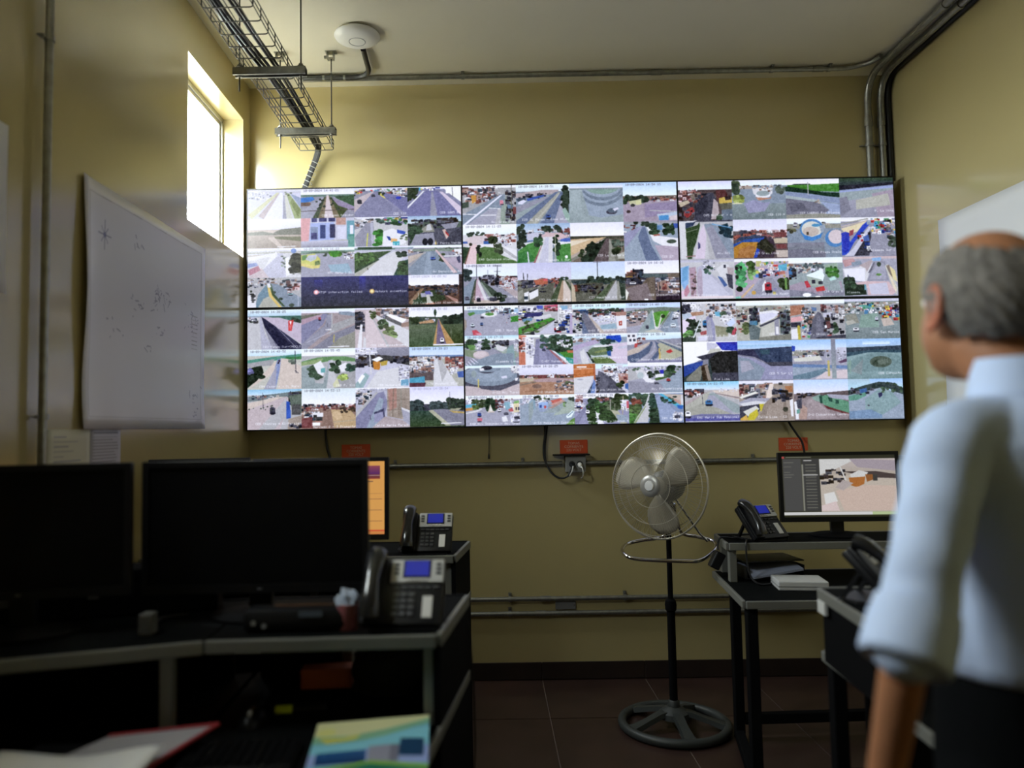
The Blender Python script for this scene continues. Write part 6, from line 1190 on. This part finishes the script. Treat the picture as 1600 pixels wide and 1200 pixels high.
def sheet(name, label, cat, pts, z, lift, m, n=12, seed=1, th=.0008):
    """a curved loose sheet from four plan corners (front-left, front-right, back-right, back-left)"""
    me = bpy.data.meshes.new(name)
    V, F = [], []
    P_ = [Vector(p) for p in pts]
    for j in range(n+1):
        for i in range(n+1):
            a, b = i/n, j/n
            q = P_[0].lerp(P_[1], a).lerp(P_[3].lerp(P_[2], a), b)
            V.append((q.x, q.y, z + lift(a, b)))
    for j in range(n):
        for i in range(n):
            k = j*(n+1)+i
            F.append((k, k+1, k+n+2, k+n+1))
    me.from_pydata(V, [], F)
    o = obj(name, me, m, None, smooth=True)
    so = o.modifiers.new('thickness', 'SOLIDIFY')
    so.thickness = th
    return tag(o, label, cat)
bright_m = mat('white_paper', (.88, .88, .88), .55)
f_ = sheet('folder', 'grey paper folder with red edges on the near left desk', 'folder', [(-.93, 1.44), (-.690, 1.47), (-.617, 1.722), (-.83, 1.655)], .789, lambda a, b: .004*(1-a)*b, mat('folder_paper', (.38, .37, .40), .6), th=.003)
bm = beam(B(), (-.690, 1.47, .790), (-.617, 1.722, .790), .010, .006, .002)
beam(bm, (-.617, 1.722, .790), (-.83, 1.655, .793), .010, .006, .002)
obj('edge_band', bm, mat('red_band', (.30, .02, .03), .5), f_)
sheet('paper_sheet', 'bright white curled paper sheets in the lower left corner', 'paper', [(-.97, 1.26), (-.655, 1.28), (-.668, 1.555), (-.985, 1.535)], .798, lambda a, b: .016*(math.cos((a-.48)*6.2)*-.5+.5), bright_m, th=.004)
tag(obj('binder', box2(B(), (-.97, 1.25, .7503), (-.705, 1.64, .786), bevel=.004), black_m), 'black binder under the red edged folder', 'binder')
t = thing('highlighter', 'yellow green highlighter pen lying on the near left desk', 'highlighter', (-.50, 1.885, .761))
hp = Vector((-.535, 1.878, .762)); hd = Vector((.98, .10, 0)).normalized()
obj('cap', lathe(B(), [(.008, 0), (.0105, .003), (.0105, .040), (.0095, .042)], hp, hd, 14), mat('highlighter_yellow', (.75, .88, .03), .4), t, smooth=True)
obj('barrel', lathe(B(), [(.0095, .042), (.0105, .045), (.0105, .115), (.007, .122)], hp, hd, 14), black_m, t, smooth=True)
t = thing('computer_mouse', 'black computer mouse beside the red edged folder', 'mouse', (-.575, 1.83, .7502))
bm = B()
bmesh.ops.create_uvsphere(bm, u_segments=20, v_segments=12, radius=1, matrix=Matrix.Translation((-.575, 1.83, .7502)) @ Matrix.Diagonal((.031, .052, .034, 1)))
for v_ in bm.verts:
    v_.co.z = max(v_.co.z, .7502)
obj('body', bm, black_m, t, smooth=True)
obj('scroll_wheel', lathe(B(), [(.009, -.0035), (.009, .0035)], (-.573, 1.805, .779), (1, 0, 0), 14), silver_m, t, smooth=True)
t = thing('keyboard', 'black keyboard between the folder and the magazine', 'keyboard', (-.535, 1.62, .7502), R(4))
obj('base', box(B(), (-.535, 1.62, .7585), (.235, .135, .016), rz=R(4), bevel=.004), black_m, t)
KM = Matrix.Translation((-.535, 1.62, .767)) @ Matrix.Rotation(R(4), 4, 'Z')
for r_ in range(5):
    for c_ in range(11):
        bm = box(B(), (-.104 + c_*.0208, -.052 + r_*.0255, .002), (.0175, .021, .006), bevel=.0015)
        bm.transform(KM)
        obj('key', bm, matte_m, t)
t = thing('cloth_bag', 'soft black bag standing under the shelf beside the magazine', 'bag', (-.262, 2.06, .7502))
bm = B()
bmesh.ops.create_uvsphere(bm, u_segments=28, v_segments=18, radius=1)
for v_ in bm.verts:
    x, y, z = v_.co
    z2 = max(z, -.55)
    w_ = 1 + .10*math.sin(x*7+y*3) + .07*math.sin(y*9+z*5)
    v_.co = (-.262 + x*.115*w_ + .02*z2, 2.05 + y*.085*w_, .7502 + (z2+.55)*.100*(1 + .10*math.sin(x*5)))
obj('body', bm, mat('bag_fabric', (.020, .021, .022), .8, bump=.3, bscale=90), t, smooth=True)
obj('strap', tube(B(), smooth_path([(-.34, 2.00, .845), (-.30, 1.985, .905), (-.24, 1.985, .912), (-.20, 2.0, .865)], 6), .007, 8, flat=.5), matte_m, t, smooth=True)
tag(obj('carton', box(B(), (-.452, 2.085, .7765), (.135, .06, .052), rz=R(5), bevel=.003), mat('carton_orange', (.75, .20, .09), .6)), 'small orange carton under the left shelf', 'carton')
t = thing('docking_box', 'black desk speaker bar in front of the large dark monitor', 'speaker', (-.46, 1.86, .96))
obj('body', box(B(), (-.47, 1.858, .988), (.26, .07, .055), rz=R(2), bevel=.016), black_m, t, smooth=True)
obj('label_strip', box(B(), (-.435, 1.8215, 1.004), (.055, .002, .013), rz=R(2)), mat('strip_blue_grey', (.09, .11, .14), .5), t)
for x, z_ in ((-.60, .985), (-.575, .978)):
    obj('indicator', lathe(B(), [(.006, 0), (.006, .002)], (x+.03, 1.8185, z_), (0, -1, 0), 12), mat('indicator_grey', (.25, .25, .24), .4), t, smooth=True)
t = thing('power_adapter', 'small grey adapter between the two dark monitors', 'adapter', (-.828, 1.83, .96))
obj('body', box(B(), (-.828, 1.835, .9855), (.032, .04, .05), bevel=.004), mat('adapter_grey', (.10, .10, .095), .5), t)
obj('lead', tube(B(), smooth_path([(-.828, 1.855, .975), (-.840, 1.90, .966), (-.850, 1.96, .966), (-.80, 2.00, .966)], 5), .003, 6), cable_m, t, smooth=True)
t = thing('plastic_cup', 'pinkish red plastic cup holding a pale blue tissue beside the telephone', 'cup', (-.352, 1.85, .96))
obj('cup', lathe(B(), [(.020, 0), (.022, .003), (.027, .062), (.0245, .062), (.019, .006), (.001, .006)], (-.352, 1.85, .96), seg=24), mat('cup_pink', (.34, .11, .12), .45), t, smooth=True)
bm = B()
bmesh.ops.create_icosphere(bm, subdivisions=3, radius=1)
for v_ in bm.verts:
    x, y, z = v_.co
    k_ = 1 + .22*math.sin(x*6+z*4) + .18*math.sin(y*8-z*5)
    v_.co = (-.352 + x*.024*k_, 1.85 + y*.022*k_, 1.030 + z*.024*k_)
obj('tissue', bm, mat('tissue_blue', (.40, .46, .56), .8), t, smooth=True)
t = thing('equipment_box', 'long black equipment box behind the cut off dark monitor', 'equipment box', (-1.04, 2.02, .96))
bm = box(B(), (-1.045, 2.045, 1.022), (.60, .11, .122), rz=R(13), bevel=.008)
obj('body', bm, matte_m, t)
for k_ in range(3):
    c_ = Vector((-1.045, 2.045, 1.03)) + Matrix.Rotation(R(13), 3, 'Z') @ Vector((-.22 + .21*k_, -.0555, -.02 + .01*k_))
    obj('port', box(B(), c_, (.026, .004, .018), rz=R(13)), mat('port_grey', (.09, .09, .085), .5), t)
# right rear desk
t = thing('router', 'flat white box lying on the right rear desk', 'box', (1.33, 3.25, .74))
obj('case', box(B(), (1.300, 3.26, .7595), (.20, .15, .038), rz=R(-8), bevel=.005), mat('case_white', (.52, .52, .51), .45), t)
obj('seam', box(B(), (1.300, 3.26, .757), (.202, .152, .003), rz=R(-8)), mat('seam_grey', (.18, .18, .17), .5), t)
t = thing('paper_tray', 'black paper tray with bluish sheets under the right rear shelf', 'paper tray', (1.24, 3.52, .74))
bm = B()
TM_ = Matrix.Translation((1.25, 3.51, .758)) @ Matrix.Rotation(R(6), 4, 'Z')
box(bm, (0, 0, -.008), (.27, .19, .006))
box(bm, (0, .095, .03), (.27, .006, .075))
box(bm, (-.133, 0, .02), (.006, .19, .05))
box(bm, (.133, 0, .02), (.006, .19, .05))
box(bm, (0, 0, .065), (.27, .19, .005))
bm.transform(TM_)
obj('tray', bm, black_m, t)
bm = B()
box(bm, (.0, -.03, .030), (.23, .19, .010), rot=Matrix.Rotation(R(9), 3, 'X') @ Matrix.Rotation(R(-8), 3, 'Y'))
bm.transform(TM_)
obj('paper_stack', bm, mat('bluish_paper', (.30, .33, .43), .6), t)
t = thing('hanging_adapter', 'black plug adapter hanging from the right rear desk beside the fan', 'adapter', (1.02, 3.42, .85))
obj('body', box(B(), (1.012, 3.455, .825), (.045, .05, .078), rot=Matrix.Rotation(R(28), 3, 'Y'), bevel=.006), black_m, t)
obj('lead', tube(B(), smooth_path([(1.020, 3.455, .868), (1.022, 3.46, .898), (1.036, 3.46, .924), (1.09, 3.47, .919), (1.13, 3.48, .917)], 6), .0045, 8), cable_m, t, smooth=True)
lead('black lead running down from the telephone beside the fan to the right rear worktop', [(1.145, 3.44, .918), (1.12, 3.37, .920), (1.110, 3.345, .912), (1.110, 3.342, .85), (1.12, 3.33, .775), (1.15, 3.30, .747), (1.22, 3.33, .745)], .004)
# near right desk
t = thing('desk_speaker', 'dark grey desk speaker behind the telephone on the near right desk', 'speaker', (1.20, 2.205, .95))
obj('body', box(B(), (1.185, 2.210, 1.012), (.085, .07, .122), rz=R(-6), bevel=.008), dgrey_m, t)
obj('cone', lathe(B(), [(.032, 0), (.034, .002), (.028, .003), (.012, -.004), (.008, .002), (.001, .003)], (1.181, 2.174, 1.015), (-.1, -1, 0), 24), black_m, t, smooth=True)
obj('dust_cap', lathe(B(), [(.008, 0), (.006, .003), (.001, .004)], (1.181, 2.173, 1.015), (-.1, -1, 0), 12), mat('cap_light', (.25, .25, .25), .4), t, smooth=True)
t = tag(obj('clip_label', box(B(), (.950, 2.22, .905), (.010, .055, .036), rz=R(-4), bevel=.001), mat('label_white', (.55, .55, .52), .5)), 'small whitish label clipped under the near right shelf edge', 'label')
t = thing('mug', 'red mug on the near right desk half hidden by the man', 'mug', (1.175, 2.06, .95))
obj('cup', lathe(B(), [(.034, 0), (.038, .004), (.038, .088), (.034, .088), (.033, .008), (.001, .008)], (1.175, 2.06, .95), seg=28), mat('mug_red', (.33, .02, .035), .35), t, smooth=True)
obj('handle', tube(B(), smooth_path([(1.211, 2.06, 1.015), (1.235, 2.06, 1.01), (1.239, 2.06, .985), (1.211, 2.06, .972)], 6), .005, 8), mat('mug_red'), t, smooth=True)
lead('thin black cord hanging behind the near left desk by the back wall', [(-.080, 2.235, .93), (-.068, 2.25, .80), (-.060, 2.252, .62), (-.064, 2.25, .45), (-.10, 2.25, .30)], .0028)
# ---------------------------------------------------------------- the man
def fuse(bms, voxel, smooth=4):
    """one continuous surface grown over overlapping forms"""
    bm = B()
    for b in bms:
        me = bpy.data.meshes.new('t')
        bmesh.ops.recalc_face_normals(b, faces=b.faces[:])
        b.to_mesh(me)
        b.free()
        bm.from_mesh(me)
        bpy.data.meshes.remove(me)
    me = bpy.data.meshes.new('fused')
    bm.to_mesh(me)
    bm.free()
    o = bpy.data.objects.new('fused', me)
    COL.objects.link(o)
    r = o.modifiers.new('r', 'REMESH')
    r.mode = 'VOXEL'
    r.voxel_size = voxel
    s = o.modifiers.new('s', 'SMOOTH')
    s.factor = .5
    s.iterations = smooth
    dg = bpy.context.evaluated_depsgraph_get()
    out = bpy.data.meshes.new_from_object(o.evaluated_get(dg))
    bpy.data.objects.remove(o)
    bpy.data.meshes.remove(me)
    return out
def loft(rows, seg=28, p=2.3):
    """rows of (centre x, centre y, z, half width, half depth): superellipse rings"""
    bm = B()
    rings = []
    for cx_, cy_, z, a, b in rows:
        pts = []
        for k in range(seg):
            t_ = 2*PI*k/seg
            c_, s_ = math.cos(t_), math.sin(t_)
            pts.append((cx_ + a*math.copysign(abs(c_)**(2/p), c_), cy_ + b*math.copysign(abs(s_)**(2/p), s_), z))
        rings.append(ring(bm, pts))
    skin_rings(bm, rings)
    return bm
def limb(pts, rad, n=5, seg=18, flat=1.0):
    P_ = smooth_path(pts, n)
    rr = []
    m = len(pts)-1
    for i in range(len(P_)):
        f = i/n
        k = min(int(f), m-1)
        rr.append(rad[k]*(1-(f-k)) + rad[k+1]*(f-k))
    d0, d1 = (P_[0]-P_[1]).normalized(), (P_[-1]-P_[-2]).normalized()
    A_ = [P_[0]+d0*rr[0]*k for k in (.95, .7, .4)]
    Z_ = [P_[-1]+d1*rr[-1]*k for k in (.4, .7, .95)]
    return tube(B(), A_+P_+Z_, [rr[0]*.28, rr[0]*.7, rr[0]*.92] + rr + [rr[-1]*.92, rr[-1]*.7, rr[-1]*.28], seg, flat=flat)
def ball(c, r, rot=None):
    bm = B()
    M_ = Matrix.Translation(c) @ (rot.to_4x4() if rot else Matrix.Identity(4)) @ Matrix.Diagonal((*r, 1))
    bmesh.ops.create_uvsphere(bm, u_segments=28, v_segments=18, radius=1, matrix=M_)
    return bm
MX, MY, MYAW = .868, 1.235, R(24)
man = thing('person', 'man in light blue shirt and black trousers standing with his back turned', 'person', (MX, MY, 0), MYAW)
skin_m = mat('skin', (.40, .175, .085), .5, noise=.10, nscale=9)
shirt_m = mat('shirt_cotton', (.56, .68, .92), .8, noise=.05, nscale=6, bump=.10, bscale=14)
trous_m = mat('trouser_cloth', (.004, .0045, .005), .85, spec=.05)
hair_m = mat('grey_hair', (.17, .155, .135), .8, noise=.4, nscale=55, bump=.5, bscale=150)
shoe_m = mat('shoe_leather', (.010, .009, .009), .35)
# local frame: +y the way he faces, x to his right, z up
HC = Vector((-.012, .052, 1.628))             # head centre, leaning forward
HR = Matrix.Rotation(R(-19), 3, 'Z') @ Matrix.Rotation(R(6), 3, 'X')
HS = 1.07
H = lambda x, y, z: HC + HR @ Vector((x, y, z)) * HS
heads = [ball(H(0, -.012, .022), (.0845, .104, .103), HR), ball(H(0, .022, -.035), (.0706, .0835, .088), HR), ball(H(0, .040, -.075), (.049, .059, .045), HR),
         limb([H(0, .088, .012), H(0, .104, -.012), H(0, .108, -.028)], [.010, .013, .015], 3, 12),          # nose
         limb([H(-.030, .082, .030), H(0, .092, .032), H(.030, .082, .030)], [.009, .011, .009], 3, 10),      # brow
         limb([H(-.020, .090, -.062), H(0, .097, -.060), H(.020, .090, -.062)], [.006, .009, .006], 3, 10),   # lips
         limb([H(-.017, .089, -.071), H(0, .096, -.072), H(.017, .089, -.071)], [.006, .009, .006], 3, 10)]
neck = limb([(0, -.015, 1.44), (-.010, -.005, 1.50), tuple(H(0, -.010, -.055))], [.062, .058, .062])
def arm(s, elbow, wrist):
    sh = Vector((s*.185, -.005, 1.405))
    el, wr_ = Vector(elbow), Vector(wrist)
    A_ = [limb([tuple(sh), tuple(sh.lerp(el, .5) + Vector((s*.006, 0, 0))), tuple(el)], [.052, .046, .040]),
          limb([tuple(el), tuple(el.lerp(wr_, .3)), tuple(wr_)], [.031, .030, .024])]
    d = (wr_-el).normalized()
    side = Vector((1, 0, 0)) if abs(d.x) < .8 else Vector((0, 1, 0))
    fw = d.cross(Vector((s, 0, 0))).normalized()
    if fw.y < 0:
        fw = -fw
    inn = Vector((-s, 0, 0))
    # palm: broad along fw, thin across the body
    pc = wr_ + d*.05
    rows = []
    bm = B()
    for k, (f, w_, t_) in enumerate(((.0, .024, .021), (.02, .031, .019), (.055, .040, .016), (.085, .041, .0135), (.098, .036, .011))):
        c_ = wr_ + d*f
        rows.append(ring(bm, [c_ + fw*w_*math.cos(2*PI*q/16) + inn*t_*math.sin(2*PI*q/16) for q in range(16)]))
    skin_rings(bm, rows)
    A_.append(bm)
    for i, (off, ln, rd) in enumerate(((.031, .074, .0088), (.0105, .083, .0092), (-.0105, .077, .0088), (-.031, .060, .0078))):
        b0 = wr_ + d*.082 + fw*off
        k1 = b0 + d*(ln*.42+.012) + inn*.008 + fw*off*.10
        k2 = k1 + d*ln*.30 + inn*ln*.20
        k3 = k2 + d*ln*.20 + inn*ln*.22
        A_.append(limb([tuple(b0), tuple(k1), tuple(k2), tuple(k3)], [rd*1.05, rd, rd*.9, rd*.75], 3, 10))
    b0 = wr_ + d*.028 + fw*.024
    A_.append(limb([tuple(b0), tuple(b0 + d*.032 + fw*.024 + inn*.010), tuple(b0 + d*.062 + fw*.030 + inn*.018), tuple(b0 + d*.083 + fw*.028 + inn*.022)], [.014, .0115, .0105, .008], 3, 10))
    return A_
EL, WL_ = (-.338, -.035, 1.145), (-.322, .035, .89)
ER, WR_ = (.262, -.02, 1.085), (.255, .07, .84)
torso_rows = [(0, .0, .86, .150, .105), (0, 0, .95, .162, .115), (0, .005, 1.05, .155, .112), (0, .008, 1.15, .158, .115), (0, .006, 1.25, .170, .118), (0, 0, 1.34, .182, .116), (0, -.006, 1.40, .172, .102), (0, -.010, 1.445, .130, .080), (0, -.012, 1.475, .085, .062)]
legs_ = []
for s in (-1, 1):
    legs_.append(limb([(s*.085, 0, .90), (s*.098, .008, .70), (s*.104, .006, .50), (s*.106, -.014, .32), (s*.108, -.012, .10)], [.086, .076, .054, .052, .036]))
    legs_.append(limb([(s*.108, -.035, .045), (s*.112, .05, .040), (s*.118, .12, .030)], [.036, .036, .028], 4, 14))
body = fuse(heads + [neck, loft(torso_rows)] + arm(-1, EL, WL_) + arm(1, ER, WR_) + legs_, .0052, 3)
obj('body', body, skin_m, man, True, world_space=False)
# ears
for s in (-1, 1):
    bm = B()
    rows = []
    for k in range(15):
        a_ = R(-20) + R(300)*k/14
        rows.append(H(s*(.079 + .010*math.sin(a_*.5)), -.010 + .019*math.cos(a_+.4), .0 + .032*math.sin(a_+.4)))
    tube(bm, rows, .0062, 8)
    e2 = ball(H(s*.080, -.008, -.002), (.006, .017, .027), HR)
    e3 = ball(H(s*.080, .004, -.030), (.006, .009, .011), HR)
    obj('ear', fuse([bm, e2, e3], .0028, 2), mat('ear_skin', (.42, .13, .065), .5), man, True, world_space=False)
    eb = ball(H(s*.031, .078, .012), (.0125, .0125, .0125))
    ey = obj('eye', eb, mat('eye_white', (.7, .68, .65), .2), man, True, world_space=False)
    obj('iris', ball(H(s*.031, .0885, .012), (.0055, .0030, .0055), HR), mat('iris_brown', (.03, .015, .008), .2), ey, True, world_space=False)
# hair: a cap round the back and sides, bald crown left open
bm = B()
bmesh.ops.create_uvsphere(bm, u_segments=128, v_segments=88, radius=1)
cut = []
for f in bm.faces:
    c_ = f.calc_center_median()
    az = math.atan2(c_.y, abs(c_.x))               # front is +90 degrees
    low = -.62 if az < R(-20) else (-.62 + (az-R(-20))/R(50)*.72 if az < R(30) else 9)
    wob = .03*math.sin(c_.x*23 + c_.y*17)
    bald = c_.z > .63 + .35*max(0, abs(c_.x)-.35) + wob
    if c_.z < low + wob or (bald and c_.z > .25) or az > R(34):
        cut.append(f)
bmesh.ops.delete(bm, geom=cut, context='FACES')
for v_ in bm.verts:
    k_ = 1 + .012*math.sin(v_.co.x*31+v_.co.z*27) + .012*math.sin(v_.co.y*37-v_.co.z*19)
    v_.co = H(v_.co.x*.0835*k_, -.014 + v_.co.y*.1015*k_, .018 + v_.co.z*.1005*k_)
ho = obj('hair', bm, hair_m, man, True, world_space=False)
so = ho.modifiers.new('thickness', 'SOLIDIFY')
so.thickness = .010
so.offset = -.3
# shirt with rolled sleeves, collar and folds
def sleeve(s, elbow):
    sh = Vector((s*.186, -.004, 1.400))
    el = Vector(elbow)
    d = (el-sh).normalized()
    end = el - d*.0
    return [limb([(s*.10, -.006, 1.415), tuple(sh), tuple(sh.lerp(el, .35) + Vector((s*.012, -.008, 0))), tuple(sh.lerp(el, .7) + Vector((s*.012, -.010, 0))), tuple(end)], [.064, .059, .052, .048, .047], 5, 20),
            limb([tuple(sh.lerp(el, .80) + Vector((s*.008, -.010, 0))), tuple(end + d*.014)], [.050, .053], 5, 20)]
sh_rows = [(0, 0, 1.048, .176, .132), (0, .002, 1.072, .186, .140), (0, .004, 1.10, .190, .142), (0, .006, 1.18, .186, .140), (0, .004, 1.26, .190, .138), (0, 0, 1.34, .198, .132), (0, -.006, 1.40, .186, .116), (0, -.010, 1.445, .142, .094), (0, -.012, 1.478, .092, .074), (-.004, -.010, 1.500, .074, .068)]
shirt = fuse([loft(sh_rows)] + sleeve(-1, EL) + sleeve(1, ER), .0062, 5)
for v_ in shirt.vertices:
    x, y, z = v_.co
    side = min(1, max(0, (abs(x)-.17)/.05))
    # soft vertical drapes on the back, cross folds on the sleeves
    f_ = (1-side)*(.0045*math.sin(x*34 + 3*math.sin(z*5)) * min(1, max(0, (1.42-z)*3)) + .0025*math.sin(z*26 + x*14))
    g_ = side*(.0022*math.sin(z*58 + x*40 + y*30) + .0015*math.sin(z*95 - y*50))
    n_ = Vector((x*.6, y, 0)).normalized() if side < .5 else Vector((math.copysign(1, x)*.8, y*4, 0)).normalized()
    v_.co = Vector((x, y, z)) + n_*(f_+g_)
so_ = obj('shirt', shirt, shirt_m, man, True, world_space=False)
bm = B()
rows = []
for (z, a, b, yo, up) in ((1.468, .082, .074, -.010, 0), (1.500, .076, .071, -.008, .004), (1.528, .071, .068, -.004, .010), (1.534, .075, .072, -.006, .010), (1.510, .081, .077, -.010, .006), (1.476, .092, .084, -.012, 0)):
    rows.append(ring(bm, [(-.006 + a*math.cos(2*PI*k/36), yo + b*math.sin(2*PI*k/36), z - (.022 if math.sin(2*PI*k/36) > .8 else 0) + up*.3) for k in range(36)]))
skin_rings(bm, rows, cap=False)
obj('collar', bm, shirt_m, so_, True, world_space=False)
for s, el in ((-1, EL), (1, ER)):
    sh = Vector((s*.178, -.004, 1.400))
    d = (Vector(el)-sh).normalized()
    c_ = Vector(el) + d*.005 + Vector((s*.004, -.005, 0))
    bm = lathe(B(), [(.042, -.050), (.055, -.046), (.0585, -.02), (.059, .03), (.054, .036), (.040, .034)], c_, d, 28)
    obj('sleeve_cuff', bm, shirt_m, so_, True, world_space=False)
tr_rows = [(0, 0, .80, .168, .128), (0, 0, .90, .172, .130), (0, 0, .98, .170, .126), (0, .002, 1.095, .166, .124)]
tl_ = []
for s in (-1, 1):
    tl_.append(limb([(s*.088, 0, .88), (s*.100, .006, .70), (s*.106, .004, .48), (s*.108, -.010, .28), (s*.110, -.008, .10)], [.098, .090, .076, .070, .064], 5, 20))
obj('trousers', fuse([loft(tr_rows)] + tl_, .007, 3), trous_m, man, True, world_space=False)
obj('belt', loft([(0, .002, 1.055, .172, .129), (0, .002, 1.057, .175, .132), (0, .002, 1.087, .173, .130), (0, .002, 1.089, .168, .126)], 36), shoe_m, man, True, world_space=False)
for s in (-1, 1):
    a = limb([(s*.108, -.045, .045), (s*.112, .04, .048), (s*.120, .13, .038)], [.045, .047, .038], 5, 18)
    for v_ in a.verts:
        v_.co.z = max(v_.co.z, .004)
    sh_ = obj('shoe', a, shoe_m, man, True, world_space=False)
